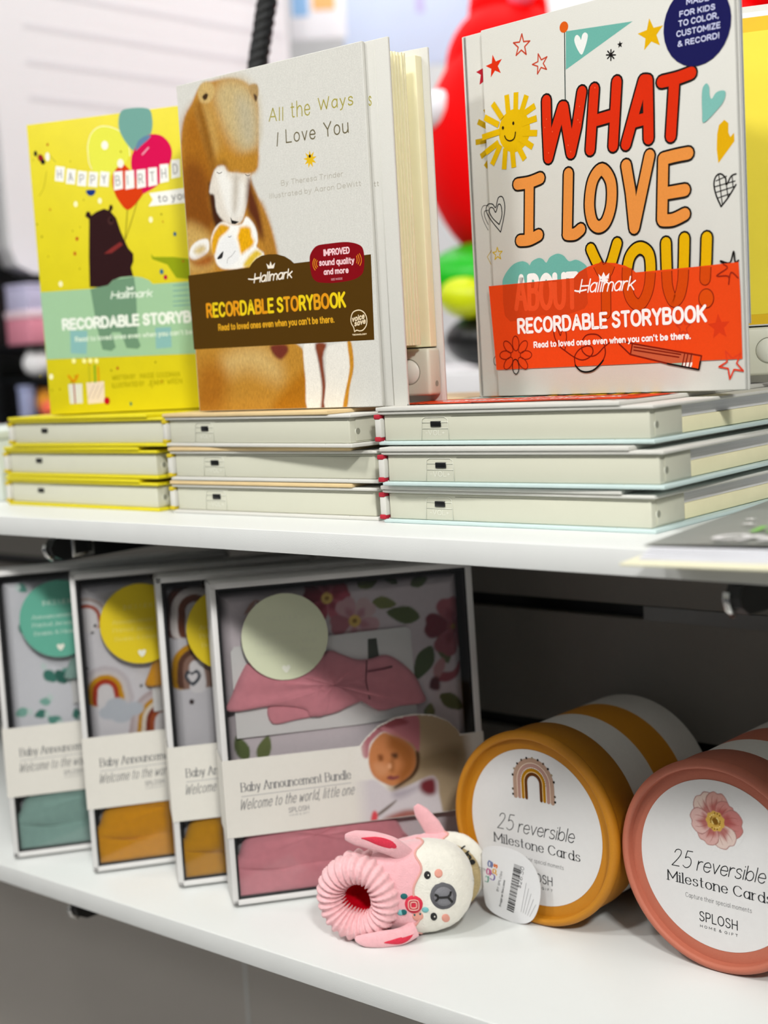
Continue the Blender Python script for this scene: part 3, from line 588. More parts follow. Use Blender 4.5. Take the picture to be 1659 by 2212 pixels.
ART_B2 = [
('p', '#1d1b1a', [[48.2, 143.6], [50.0, 140.7], [56.9, 139.0], [52.9, 137.7], [49.1, 138.3]], 0),('l', '#3c2a1a', 0.5, [[37.4, 177.2], [39.9, 175.9], [42.6, 176.6]], 0, 1),
('l', '#3c2a1a', 0.5, [[66.7, 171.9], [69.1, 170.7], [71.4, 171.1]], 0, 1),('p', '#2b2a2a', [[37.9, 119.2], [31.6, 115.0], [32.3, 113.8], [36.2, 114.3], [37.8, 116.8]], 1),
('l', '#777', 0.5, [[44.7, 129.3], [46.2, 128.8], [47.8, 129.5]], 0, 1),('l', '#999', 0.4, [[50.9, 118.3], [46.7, 115.0], [42.7, 113.2], [41.6, 110.1]], 0, 1),('t', '#a39a45', 'All', 93.6, 205.5, 108.0, 204.2, 9.7, 0.9, ''),
('t', '#a39a45', 'the', 115.2, 204.9, 133.8, 204.2, 11.3, 0.9, ''),('t', '#a39a45', 'Ways', 141.3, 206.1, 173.5, 205.0, 8.7, 0.9, ''),('t', '#6a6248', 'I', 99.4, 187.4, 101.0, 187.1, 10.1, 0.95, ''),
('t', '#6a6248', 'Love', 108.9, 188.4, 137.4, 187.4, 9.7, 0.95, ''),('t', '#6a6248', 'You', 145.2, 187.4, 168.0, 187.3, 10.2, 0.95, ''),('t', '#b0aca0', 'By Theresa Trinder', 101.8, 159.5, 160.7, 159.0, 3.9, 0.5, ''),
('t', '#b0aca0', 'Illustrated by Aaron DeWitt', 89.4, 151.8, 176.2, 150.8, 3.8, 0.5, ''),('s', '#dcb21a', [131.0, 174.5], 6.3, 3.0, 9, 0, 0),('e', '#33240c', [130.9, 176.6], 1.1, 1.1, 0, 0),
('p', '#4d3305', [[-1.8, 104.4], [64.4, 105.0], [67.3, 107.9], [72.0, 110.7], [78.1, 112.5], [84.8, 112.8], [92.8, 112.2], [100.5, 110.0], [106.0, 107.0], [109.3, 104.3], [111.5, 104.3], [181.3, 104.3], [179.9, 46.3], [-1.1, 48.1]], 0),
('p', '#7f0410', [[124.6, 105.0], [125.4, 108.8], [129.0, 112.8], [133.9, 114.8], [144.5, 115.0], [157.4, 114.8], [165.0, 113.7], [171.0, 111.8], [174.1, 109.4], [175.2, 105.2], [175.1, 99.1], [173.6, 93.2], [170.3, 90.4], [163.0, 88.3], [147.4, 87.6], [135.9, 88.5], [130.2, 89.7], [126.2, 93.1], [124.8, 98.7]], 1),
('t', '#f0c9cc', 'IMPROVED', 138.0, 106.7, 162.5, 106.5, 4.8, 1.0, ''),('t', '#f0c9cc', 'sound quality', 133.4, 100.3, 166.2, 99.3, 4.7, 0.9, ''),('t', '#f0c9cc', 'and more', 137.2, 93.7, 160.4, 93.3, 4.4, 0.9, ''),
('t', '#c98a90', 'SEE INSIDE', 143.7, 89.4, 154.4, 89.3, 1.5, 0.3, ''),('l', '#e08a1c', 0.6, [[129.2, 105.9], [127.6, 103.1], [127.9, 100.0], [129.3, 97.9]], 0, 1),
('l', '#e08a1c', 0.6, [[130.5, 105.2], [129.2, 103.0], [129.5, 100.6], [130.6, 99.0]], 0, 1),('l', '#e08a1c', 0.6, [[131.9, 104.3], [130.9, 102.5], [131.2, 100.9], [131.9, 99.9]], 0, 1),
('l', '#e08a1c', 0.6, [[168.4, 104.3], [168.7, 102.7], [168.7, 101.2], [168.1, 99.7]], 0, 1),('l', '#e08a1c', 0.6, [[169.7, 105.1], [170.5, 102.9], [170.5, 100.7], [169.4, 98.7]], 0, 1),
('l', '#e08a1c', 0.6, [[171.2, 105.6], [172.5, 102.8], [172.3, 99.7], [170.9, 97.6]], 0, 1),('t', '#e6c21c', 'RECORDABLE STORYBOOK', 15.4, 70.9, 156.2, 69.8, 11.3, 2.1, '', ['#dc9214', '#e6c818', '#e6c818', '#dc9a18']),
('t', '#d9a020', "Read to loved ones even when you can't be there.", 27.2, 60.7, 144.6, 60.0, 5.2, 0.95, ''),('t', '#efe6d6', 'Hallmark', 67.8, 93.2, 106.6, 94.0, 7.2, 1.0, 'h'),
('l', '#efe6d6', 0.9, [[62.7, 96.8], [68.0, 96.1], [75.2, 96.7]], 0, 1),('p', '#efe6d6', [[83.2, 102.6], [81.9, 106.5], [84.7, 104.4], [86.3, 107.7], [87.5, 104.4], [90.7, 106.4], [89.1, 102.5]], 0),
('l', '#e8d6b4', 0.75, [[162.5, 52.8], [161.9, 55.8], [160.1, 58.6], [159.9, 62.0], [161.7, 65.8], [165.4, 67.3], [169.5, 67.0], [172.8, 64.7], [174.3, 60.8], [173.5, 56.6], [170.5, 53.7], [167.4, 53.1], [164.6, 53.7], [162.5, 52.8]], 0, 1),
('t', '#e8d6b4', 'voice', 160.7, 59.3, 172.3, 61.1, 4.2, 0.8, 'i'),('t', '#e8d6b4', 'save', 162.7, 56.3, 173.1, 57.8, 4.0, 0.8, 'i'),('t', '#d8c4a0', 'TECHNOLOGY', 160.2, 50.1, 173.5, 50.1, 1.2, 0.4, ''),]
ART_B2C = [
('t', '#a9a14c', 's', 183.9, 203.1, 186.6, 203.0, 9.2, 0.8, ''),('t', '#a8a498', 'tt', 184.5, 149.4, 188.9, 149.3, 3.7, 0.5, ''),]
ART_B1 = [
('p', '#dfe04c', [[57.0, 220.7], [60.7, 230.1], [68.3, 235.4], [78.3, 235.0], [89.1, 229.6], [95.3, 220.4], [95.1, 209.5], [86.5, 200.7], [71.8, 194.7], [60.8, 200.7]], 1),
('l', '#f0eec0', 0.7, [[57.0, 220.7], [60.7, 230.1], [68.3, 235.4], [78.3, 235.0], [89.1, 229.6], [95.3, 220.4], [96.1, 209.5]], 0, 1),('l', '#f0eec0', 0.7, [[57.0, 220.7], [57.2, 208.4], [59.5, 202.1]], 0, 1),
('p', '#6fa096', [[87.7, 237.0], [90.5, 245.2], [97.7, 247.4], [115.7, 245.4], [119.1, 237.2], [117.5, 226.6], [110.5, 217.7], [101.7, 212.5], [95.1, 218.0], [89.0, 228.4]], 1),
('p', '#cf0a4e', [[97.0, 206.9], [102.0, 216.1], [109.5, 222.6], [118.1, 224.7], [127.5, 221.9], [133.8, 214.1], [134.4, 205.6], [129.4, 195.3], [121.6, 185.1], [110.0, 179.5], [102.9, 179.0], [97.3, 194.7]], 1),
('p', '#5f80a0', [[101.7, 213.1], [107.6, 216.8], [114.3, 220.9], [116.6, 223.7], [111.0, 223.7], [104.4, 220.1]], 1),
('p', '#cf3a08', [[77.9, 191.7], [80.7, 198.8], [90.9, 202.7], [104.6, 181.9], [102.6, 174.7], [90.5, 166.3], [82.7, 174.1], [78.6, 183.1]], 1),('e', '#f0ece0', [73.4, 220.3], 3.2, 3.6, 0, 0),
('e', '#f0ece0', [86.8, 204.3], 3, 3.6, 0, 0),('l', '#e0a0b4', 1.2, [[107.7, 209.5], [113.7, 214.3]], 0, 1),('p', '#efefea', [[25.3, 208.2], [33.9, 206.6], [31.7, 194.7], [23.1, 196.3]], 0),
('t', '#8a8a88', 'H', 25.9, 197.7, 30.2, 197.6, 7.4, 0.8, ''),('p', '#efefea', [[35.8, 205.0], [44.4, 203.4], [42.2, 191.5], [33.6, 193.0]], 0),('t', '#8a8a88', 'A', 36.4, 194.5, 40.7, 194.4, 7.4, 0.8, ''),
('p', '#efefea', [[46.3, 202.4], [54.8, 200.8], [52.7, 188.9], [44.1, 190.4]], 0),('t', '#8a8a88', 'P', 46.9, 191.9, 51.2, 191.7, 7.3, 0.8, ''),('p', '#efefea', [[56.8, 200.7], [65.3, 199.2], [63.2, 187.3], [54.7, 188.8]], 0),
('t', '#8a8a88', 'P', 57.4, 190.3, 61.7, 190.2, 7.3, 0.8, ''),('p', '#efefea', [[67.4, 199.9], [75.8, 198.4], [73.7, 186.6], [65.3, 188.1]], 0),('t', '#8a8a88', 'Y', 68.0, 189.5, 72.3, 189.4, 7.3, 0.8, ''),
('p', '#efefea', [[79.9, 198.2], [88.1, 198.2], [87.4, 183.8], [78.8, 183.2]], 0),('t', '#8a8a88', 'B', 80.9, 186.6, 85.4, 186.7, 8.3, 0.8, ''),('p', '#efefea', [[90.7, 197.8], [98.8, 197.8], [98.1, 183.4], [89.6, 182.8]], 0),
('t', '#8a8a88', 'I', 91.6, 186.3, 96.1, 186.3, 8.2, 0.8, ''),('p', '#efefea', [[101.3, 197.6], [109.5, 197.6], [108.8, 183.3], [100.3, 182.6]], 0),('t', '#8a8a88', 'R', 102.3, 186.1, 106.8, 186.2, 8.2, 0.8, ''),
('p', '#efefea', [[112.0, 198.2], [120.1, 198.1], [119.4, 183.9], [111.0, 183.2]], 0),('t', '#8a8a88', 'T', 113.0, 186.7, 117.5, 186.7, 8.2, 0.8, ''),
('p', '#efefea', [[122.8, 199.9], [130.8, 199.8], [130.1, 185.7], [121.8, 185.0]], 0),('t', '#8a8a88', 'H', 123.7, 188.5, 128.2, 188.5, 8.1, 0.8, ''),
('p', '#efefea', [[133.5, 202.5], [141.4, 202.4], [140.8, 188.3], [132.5, 187.6]], 0),('t', '#8a8a88', 'D', 134.5, 191.1, 138.9, 191.1, 8.1, 0.8, ''),
('p', '#f0f0ea', [[109.7, 167.4], [114.3, 172.5], [111.3, 177.9], [146.0, 179.2], [145.0, 167.3]], 0),('t', '#7a7a78', 'to you', 118.9, 169.6, 146.6, 170.2, 6.6, 0.9, ''),
('p', '#16357c', [[52.5, 185.5], [60.9, 185.3], [59.8, 181.7], [56.1, 180.8], [53.4, 182.3]], 1),
('p', '#2c1416', [[48.5, 106.1], [50.1, 131.0], [53.2, 161.9], [49.6, 164.7], [51.3, 168.2], [54.2, 168.0], [55.4, 164.8], [60.7, 167.4], [68.0, 169.2], [72.2, 167.6], [73.7, 171.8], [76.1, 171.6], [76.5, 168.5], [74.2, 166.2], [78.7, 160.9], [82.0, 149.5], [87.8, 135.5], [92.3, 130.2], [91.8, 124.1], [89.2, 119.3], [91.2, 109.3], [92.0, 101.8]], 0),
('p', '#7c2a28', [[64.6, 132.4], [72.2, 136.7], [81.2, 141.0], [83.1, 138.3], [71.8, 132.4]], 0),('e', '#4a2a28', [73.5, 158.9], 2.6, 3.2, 0, 0),('e', '#140a0a', [74.0, 159.5], 1.6, 2, 0, 0),
('l', '#3a2a10', 0.5, [[89.9, 166.7], [87.8, 154.0], [85.5, 141.9]], 0, 0),('l', '#5a4a20', 0.4, [[100.4, 173.7], [92.5, 156.0], [85.5, 141.9]], 0, 0),
('p', '#8d9c10', [[108.5, 129.0], [111.0, 126.3], [129.1, 124.9], [141.3, 122.7], [149.4, 119.7], [148.2, 105.2], [130.4, 107.7], [123.0, 119.2], [109.5, 124.6]], 0),('e', '#2f6a80', [117.3, 113.8], 1.8, 2.2, 0, 0),
('e', '#b01040', [120.5, 109.0], 1.8, 2.0, 0, 0),('e', '#8a1a20', [11.3, 216.1], 2.6, 3.4, 30, 0),('e', '#15151a', [6.6, 220.3], 1.6, 2.4, 0, 0),('e', '#e8e8e0', [18.0, 216.6], 2.0, 3.6, 0, 0),
('e', '#15151a', [13.2, 212.8], 2.2, 2.2, 0, 0),('e', '#b05010', [19.0, 226.5], 1, 1.2, 0, 0),('l', '#8a7a10', 0.4, [[16.1, 205.0], [11.9, 191.7], [6.8, 185.3]], 0, 1),('l', '#777030', 0.4, [[20.3, 217.0], [25.6, 211.5]], 0, 1),
('e', '#9c8a12', [103.5, 23.1], 0.5, 0.9, 0, 0),('e', '#a59410', [39.6, 210.7], 0.5, 0.9, 0, 0),('e', '#b04a10', [42.2, 41.6], 0.5, 0.9, 0, 0),('e', '#a59410', [87.9, 213.7], 0.8, 0.9, 0, 0),
('e', '#b04a10', [27.3, 32.3], 0.5, 0.9, 0, 0),('e', '#8f8010', [3.6, 21.5], 0.5, 0.9, 0, 0),('e', '#a59410', [100.0, 19.6], 0.5, 0.9, 0, 0),('e', '#9c8a12', [27.9, 22.7], 0.5, 0.9, 0, 0),
('e', '#a59410', [11.3, 22.0], 0.8, 0.9, 0, 0),('e', '#a59410', [41.1, 147.2], 0.5, 0.9, 0, 0),('e', '#9c8a12', [36.4, 153.6], 0.5, 0.9, 0, 0),('e', '#8a7a08', [6.1, 151.3], 0.8, 0.9, 0, 0),
('e', '#8a7a08', [23.3, 27.7], 0.8, 0.9, 0, 0),('e', '#a59410', [3.8, 215.3], 0.5, 0.9, 0, 0),('e', '#b04a10', [16.3, 173.0], 0.8, 0.9, 0, 0),('e', '#8a7a08', [62.8, 35.5], 0.8, 0.9, 0, 0),
('e', '#8f8010', [105.2, 40.1], 0.8, 0.9, 0, 0),('e', '#9c8a12', [131.4, 144.1], 0.5, 0.9, 0, 0),('e', '#a59410', [43.9, 156.1], 0.5, 0.9, 0, 0),('e', '#8f8010', [40.3, 121.9], 0.5, 0.9, 0, 0),
('e', '#8f8010', [-7.0, 34.0], 0.8, 0.9, 0, 0),('e', '#9c8a12', [49.3, 178.1], 0.5, 0.9, 0, 0),('e', '#a59410', [10.7, 134.4], 0.5, 0.9, 0, 0),('e', '#b04a10', [121.8, 154.0], 0.5, 0.9, 0, 0),
('e', '#b04a10', [137.8, 120.8], 0.8, 0.9, 0, 0),('e', '#a59410', [40.6, 16.4], 0.8, 0.9, 0, 0),('e', '#9c8a12', [2.3, 161.9], 0.8, 0.9, 0, 0),('e', '#8a7a08', [120.9, 160.1], 0.8, 0.9, 0, 0),
('e', '#b04a10', [39.4, 47.1], 0.8, 0.9, 0, 0),('e', '#b04a10', [109.6, 23.9], 0.8, 0.9, 0, 0),('e', '#f2eec0', [41.4, 175.3], 1.9, 2.4, 0, 0),('e', '#f2eec0', [64.6, 176.0], 1.9, 2.4, 0, 0),
('e', '#f2eec0', [110.8, 156.6], 1.9, 2.4, 0, 0),('e', '#f2eec0', [20.6, 110.6], 1.9, 2.4, 0, 0),('e', '#f2eec0', [3.8, 33.1], 1.9, 2.4, 0, 0),('e', '#22705a', [79.0, 6.6], 1.2, 1.6, 0, 0),
('e', '#205a80', [132.0, 143.2], 1.4, 1.8, 0, 0),('e', '#b8351c', [39.9, 146.8], 1.3, 1.6, 0, 0),('e', '#b8351c', [36.8, 134.8], 1.3, 1.6, 0, 0),('e', '#b0201c', [69.0, 37.0], 1.1, 1.3, 0, 0),
('p', '#9cc29a', [[0.1, 105.0], [49.0, 104.5], [65.9, 106.1], [71.3, 110.1], [78.6, 112.0], [88.6, 112.2], [98.4, 110.6], [105.2, 107.6], [108.4, 104.3], [149.4, 103.9], [147.5, 45.1], [0.8, 48.0]], 0),
('p', '#6b8f72', [[49.0, 104.5], [65.8, 105.9], [72.7, 110.6], [91.4, 111.5], [92.2, 96.8], [90.5, 60.8], [92.8, 54.4], [89.7, 52.0], [79.1, 53.3], [76.9, 60.3], [74.6, 66.7], [65.9, 67.2], [69.1, 54.5], [64.5, 51.6], [56.0, 53.3], [52.1, 74.4]], 0),
('p', '#85b5b2', [[26.1, 70.9], [42.9, 69.9], [40.4, 50.4], [25.0, 51.8]], 0),('p', '#85b5b2', [[107.5, 68.5], [122.2, 68.2], [121.5, 51.5], [106.7, 51.1]], 0),('l', '#6f9c9c', 0.7, [[127.1, 101.8], [147.9, 101.5]], 0, 0),
('l', '#6f9c9c', 0.7, [[126.8, 97.5], [147.5, 97.3]], 0, 0),('l', '#6f9c9c', 0.7, [[126.4, 93.2], [147.2, 93.0]], 0, 0),('l', '#6f9c9c', 0.7, [[126.1, 88.9], [146.8, 88.8]], 0, 0),
('l', '#6f9c9c', 0.7, [[125.8, 85.3], [146.6, 85.1]], 0, 0),('t', '#dfeadb', 'Hallmark', 67.7, 94.7, 106.9, 93.9, 6.5, 1.1, 'h'),('p', '#dfeadb', [[84.1, 101.1], [83.3, 104.2], [86.6, 102.4], [90.0, 103.8], [89.8, 100.9]], 0),
('t', '#e9efe4', 'RECORDABLE STORYBOOK', 18.7, 71.3, 166.0, 70.4, 10.2, 2.4, ''),('t', '#d4e4d0', "Read to loved ones even when you can't be there.", 30.3, 61.1, 158.4, 61.1, 4.4, 0.9, ''),
('p', '#d8d8cc', [[19.9, 25.8], [33.6, 25.8], [32.8, 9.2], [20.2, 9.1]], 0),('l', '#a03030', 1.2, [[25.5, 26.2], [25.4, 9.5]], 0, 0),('l', '#d88808', 2, [[21.0, 32.8], [25.7, 28.1], [29.9, 33.0]], 0, 1),
('p', '#e6d4c0', [[37.7, 26.3], [55.0, 26.7], [54.1, 8.9], [37.9, 8.3]], 0),('l', '#b09890', 0.5, [[38.3, 12.8], [45.2, 24.0]], 0, 0),('l', '#b09890', 0.5, [[42.7, 12.6], [49.6, 23.8]], 0, 0),
('l', '#b09890', 0.5, [[47.1, 12.4], [54.0, 23.6]], 0, 0),('l', '#b8b020', 1.6, [[41.1, 26.7], [41.5, 39.5]], 0, 0),('l', '#68a020', 1.6, [[46.5, 26.5], [47.2, 40.5]], 0, 0),
('l', '#d89010', 1.6, [[49.9, 27.0], [50.3, 39.0]], 0, 0),('e', '#f4ee9a', [37.6, 44.8], 2, 2.2, 0, 0),('e', '#f4ee9a', [43.5, 44.5], 2, 2.2, 0, 0),('e', '#f4ee9a', [49.3, 44.2], 2, 2.2, 0, 0),
('e', '#f4ee9a', [27.4, 45.3], 2, 2.2, 0, 0),('e', '#b81020', [56.4, 10.1], 2.8, 3.2, 0, 0),('t', '#a89c08', 'WRITTEN BY', 63.0, 27.0, 85.4, 27.4, 4.0, 0.6, ''),
('t', '#a89c08', 'MAISIE GOODMAN', 89.7, 27.2, 127.2, 27.0, 4.5, 0.6, ''),('t', '#a89c08', 'ILLUSTRATED BY', 62.5, 20.6, 93.5, 21.1, 4.1, 0.6, ''),('t', '#a89c08', 'JENNY WREN', 97.0, 20.9, 128.8, 21.3, 4.6, 0.6, ''),]
PAINT_B2 = [
('#b27c2a', [[-8.7, 103.7], [-3.1, 165.0], [0.8, 203.1], [6.5, 220.9], [15.8, 230.5], [26.0, 241.1], [44.1, 242.9], [61.4, 241.3], [74.6, 235.6], [83.6, 223.6], [82.9, 202.6], [79.9, 175.8], [71.6, 169.6], [80.1, 150.7], [89.2, 130.7], [94.2, 107.6], [96.8, 95.4]], 1.8),
('#9c6216', [[-2.0, 164.9], [2.8, 209.0], [11.4, 223.8], [24.5, 226.7], [34.0, 214.4], [37.3, 194.5], [36.9, 172.6], [25.2, 164.2], [11.7, 157.1]], 10),
('#7e470e', [[-3.5, 146.2], [1.5, 183.2], [14.9, 187.7], [28.0, 173.7], [29.7, 155.1], [33.8, 142.4], [23.8, 133.5], [6.0, 139.0]], 8),
('#c09c56', [[-7.4, 109.9], [-3.2, 139.9], [10.0, 141.1], [25.3, 129.6], [24.8, 107.3]], 7),
('#bda878', [[40.4, 232.7], [49.2, 240.9], [61.3, 240.7], [74.5, 235.0], [82.6, 222.6], [81.2, 198.1], [73.3, 187.3], [59.9, 191.5], [50.5, 202.4], [43.3, 217.9]], 9),
('#b3a88a', [[63.4, 226.7], [76.7, 222.3], [81.4, 209.8], [79.0, 193.6], [68.7, 192.7], [63.0, 205.4]], 9),
('#b9924c', [[22.6, 225.8], [32.0, 229.2], [39.8, 218.4], [41.8, 203.6], [43.9, 188.8], [35.1, 189.9], [27.7, 205.6]], 8),
('#b07d28', [[42.6, 193.8], [59.4, 185.6], [78.4, 186.6], [78.1, 174.8], [68.5, 173.0], [54.6, 172.9], [37.8, 181.1]], 5),
('#8a5a18', [[20.0, 227.4], [24.9, 230.3], [30.5, 214.9], [34.1, 197.4], [37.4, 177.5], [33.3, 173.1], [28.0, 190.9], [22.9, 211.1]], 4),
('#9a6a20', [[38.1, 184.7], [47.0, 184.7], [50.1, 177.1], [42.9, 179.2], [35.5, 176.5]], 3),
('#3c1d0c', [[27.6, 170.1], [33.5, 165.7], [36.4, 150.7], [40.9, 141.6], [33.2, 136.3], [28.9, 147.8]], 2.5),
('#d9d2c6', [[34.9, 179.0], [44.8, 180.8], [48.8, 176.0], [68.4, 172.2], [71.7, 170.8], [68.7, 156.8], [64.2, 146.5], [58.2, 138.0], [44.2, 139.4], [34.4, 148.4], [33.0, 160.9], [27.9, 163.9]], 1.2),
('#e8e6df', [[37.4, 177.5], [45.5, 178.3], [50.8, 170.3], [64.3, 165.7], [60.8, 146.8], [55.1, 142.6], [46.5, 144.7], [41.0, 160.0]], 4),
('#b9b0a2', [[54.4, 170.5], [59.6, 169.9], [55.7, 148.6], [51.2, 147.9]], 5),
('#5a2a12', [[69.5, 168.7], [74.0, 158.6], [79.4, 143.6], [84.4, 125.2], [77.6, 124.6], [71.9, 137.2], [66.0, 147.5]], 4),
('#a87428', [[80.1, 150.7], [85.9, 140.6], [92.2, 118.5], [92.9, 107.7], [82.9, 108.5], [80.8, 131.5]], 4),
('#c2a468', [[23.0, 237.9], [27.1, 242.7], [33.5, 243.5], [39.9, 240.0], [40.4, 233.3], [33.6, 227.8], [24.9, 230.3]], 1.5),
('#3a2610', [[27.4, 233.3], [31.2, 235.2], [33.7, 234.0], [32.2, 231.1], [29.4, 230.6]], 0.8),
('#a98a58', [[76.0, 233.0], [81.2, 234.3], [85.2, 232.1], [85.1, 225.7], [81.8, 222.1], [77.9, 226.3]], 1.2),
('#4a3524', [[80.5, 227.0], [83.7, 224.8], [82.5, 221.4], [81.0, 223.4]], 0.8),
('#f0efe9', [[25.6, 125.4], [27.5, 132.2], [32.8, 138.1], [40.1, 140.6], [49.0, 137.6], [59.6, 137.0], [64.5, 141.8], [70.8, 136.9], [74.3, 130.3], [74.7, 123.0], [73.2, 118.9], [80.3, 112.0], [58.0, 105.5], [39.7, 106.0], [31.4, 109.3], [28.3, 116.6]], 1.0),
('#d69c14', [[26.0, 125.4], [28.7, 132.1], [34.3, 137.5], [38.4, 139.2], [46.5, 136.2], [42.3, 132.4], [35.8, 129.3], [32.1, 123.8], [29.1, 117.6], [26.5, 118.9]], 1.6),
('#e0a408', [[56.1, 132.1], [57.8, 134.8], [63.9, 135.0], [68.2, 133.0], [69.1, 127.2], [71.0, 123.3], [68.4, 119.9], [62.2, 117.3], [56.7, 115.7], [55.1, 122.7], [54.1, 128.1]], 2),
('#d9b83a', [[58.1, 106.6], [62.4, 111.5], [69.6, 116.1], [74.1, 116.8], [78.2, 113.3], [72.0, 110.7], [65.6, 106.0]], 2),
('#eceae4', [[1.2, 120.6], [4.5, 125.8], [12.2, 129.4], [22.5, 129.5], [23.3, 122.4], [19.0, 118.5], [8.3, 115.6], [2.8, 116.6]], 1.0),
('#cbb47a', [[6.5, 121.8], [11.7, 125.1], [18.1, 125.1], [19.3, 121.7], [11.9, 119.1]], 3),
('#9c5a20', [[1.2, 116.8], [7.4, 115.1], [17.3, 117.6], [23.0, 118.7], [26.7, 116.7], [26.3, 112.5], [19.7, 109.8], [7.8, 110.8]], 4),
('#e8e8e6', [[30.5, 115.3], [32.7, 121.6], [38.9, 129.0], [48.3, 130.8], [51.6, 125.2], [54.7, 118.5], [54.1, 112.2], [44.5, 107.7], [36.7, 107.3]], 1.6),
('#b5822e', [[-2.2, 47.1], [-1.5, 53.7], [83.1, 49.5], [107.2, 47.1], [116.1, 33.0], [113.2, -0.4], [-1.2, 0.5]], 1.2),
('#c9a868', [[29.5, 39.2], [46.9, 46.1], [68.7, 46.4], [82.2, 39.5], [90.0, 29.1], [84.1, 21.7], [56.3, 30.3], [34.0, 28.6]], 12),
('#a3671a', [[-3.2, 19.2], [8.4, 37.4], [27.1, 34.0], [33.0, 18.2], [21.9, 1.4], [-1.2, 1.2]], 12),
('#a86c14', [[94.1, 16.3], [115.7, 28.1], [113.2, -0.4], [78.6, 0.3]], 6),
('#6e2f22', [[80.3, 47.1], [95.2, 47.6], [98.2, 42.5], [90.7, 36.6], [84.0, 39.4]], 2),
('#e6e3da', [[113.9, 46.1], [124.8, 46.2], [126.5, 32.6], [128.2, 17.8], [128.3, -0.7], [113.2, -0.4], [113.3, 20.7], [112.7, 33.2]], 1.0),
('#7b3b22', [[124.8, 46.2], [135.5, 45.7], [131.4, 36.1], [132.6, 15.2], [130.3, -0.8], [126.3, -0.7], [128.8, 15.3], [127.0, 32.6]], 1.6),
('#e2dfd6', [[135.0, 39.6], [140.4, 44.8], [158.2, 44.6], [158.5, 28.9], [151.4, 11.0], [148.1, -0.5], [130.4, -0.1], [132.8, 17.6]], 1.0),
('#c08524', [[155.1, 45.9], [159.0, 45.1], [159.8, 28.9], [154.9, 14.5], [151.4, 0.7], [147.4, 0.7], [151.7, 14.6], [156.1, 29.0]], 0.8),
]
PAINT_PHOTO = [
('#a08e72', [[140.3, 142.6], [187.4, 135.5], [194.9, 112.3], [192.7, 15.8], [131.1, 23.7]], 6),
('#e0ddd6', [[80.8, 159.9], [113.5, 126.4], [111.2, 96.6], [115.1, 81.1], [124.4, 69.9], [126.0, 24.4], [70.8, 31.5]], 14),
('#7d6c52', [[155.1, 101.6], [189.1, 104.8], [187.4, 82.7], [172.1, 87.0], [154.1, 89.1]], 6),
('#ab6b72', [[109.5, 106.8], [109.6, 121.8], [115.3, 129.7], [125.5, 136.1], [145.0, 137.5], [155.0, 133.9], [157.6, 126.6], [155.3, 104.1], [151.1, 110.1], [141.4, 117.3], [128.6, 123.7], [119.5, 118.7], [115.5, 113.2], [113.8, 104.3]], 1),
('#86464c', [[130.3, 132.1], [139.7, 134.6], [148.4, 128.6], [139.0, 126.6], [128.8, 126.2]], 2),
('#5a2428', [[123.0, 130.9], [127.6, 130.4], [126.7, 126.0], [123.2, 126.8]], 1.5),
('#c08088', [[124.8, 127.2], [131.8, 125.9], [141.5, 118.8], [148.3, 113.5], [140.3, 116.9], [129.6, 123.1]], 1.5),
('#bd7a4c', [[114.3, 103.3], [117.7, 114.9], [127.5, 122.9], [135.4, 119.0], [143.3, 115.1], [150.9, 107.1], [152.3, 98.9], [150.7, 91.0], [146.1, 85.5], [138.6, 81.3], [132.3, 79.5], [126.4, 81.8], [119.6, 86.6], [115.5, 93.1]], 1),
('#945a2c', [[133.4, 120.2], [143.3, 115.1], [150.9, 107.1], [152.3, 98.9], [150.7, 91.0], [146.1, 85.5], [138.6, 81.3], [137.1, 88.6], [140.8, 95.7], [137.3, 103.6], [130.7, 111.4]], 5),
('#c88c62', [[117.9, 97.8], [124.1, 99.1], [130.4, 94.4], [126.9, 89.2], [120.8, 89.5]], 4),
('#7e4a28', [[122.1, 105.4], [125.6, 105.0], [125.8, 100.9], [122.7, 100.8]], 2),
('#4a3020', [[132.8, 105.2], [137.4, 105.1], [137.6, 101.6], [134.0, 101.0]], 2),
('#9a6238', [[132.0, 101.2], [135.0, 100.9], [134.2, 90.9], [130.7, 91.8]], 2.5),
('#d8a078', [[129.6, 97.0], [131.7, 97.2], [131.9, 94.2], [129.4, 94.0]], 1.5),
('#7d4040', [[127.8, 86.6], [130.9, 88.0], [133.4, 87.0], [137.0, 87.1], [137.7, 85.5], [133.2, 84.2], [129.7, 84.9]], 1.2),
('#3a2414', [[152.8, 104.9], [155.7, 102.6], [154.3, 91.6], [149.2, 84.6], [141.6, 80.5], [135.2, 77.2], [133.3, 78.4], [138.6, 81.3], [146.1, 85.5], [150.7, 91.0], [152.7, 96.8]], 1.5),
('#cbc5c8', [[94.8, 81.0], [113.0, 86.4], [120.5, 84.5], [130.0, 75.3], [140.3, 76.6], [161.5, 83.7], [168.0, 80.9], [169.2, 69.6], [166.9, 19.1], [90.8, 28.9]], 1.5),
('#a8a0a8', [[131.9, 74.6], [145.4, 76.5], [155.8, 77.3], [145.0, 71.0], [134.6, 68.7]], 4),
('#6e2a30', [[155.5, 80.3], [164.0, 82.4], [167.3, 78.9], [166.6, 69.9], [160.3, 68.6], [154.5, 73.4]], 3),
('#5a4a3a', [[117.3, 56.7], [119.5, 59.4], [132.4, 66.9], [133.9, 66.8], [129.0, 62.8], [120.9, 57.8]], 1.5),
('#d04850', [[113.9, 59.1], [116.1, 61.4], [118.4, 58.6], [117.3, 50.7], [114.1, 48.5], [112.4, 52.3]], 1.5),
('#9a6058', [[123.2, 54.0], [133.7, 57.7], [144.1, 59.0], [156.7, 55.9], [158.7, 47.5], [133.0, 48.7], [117.5, 46.6]], 3),
]
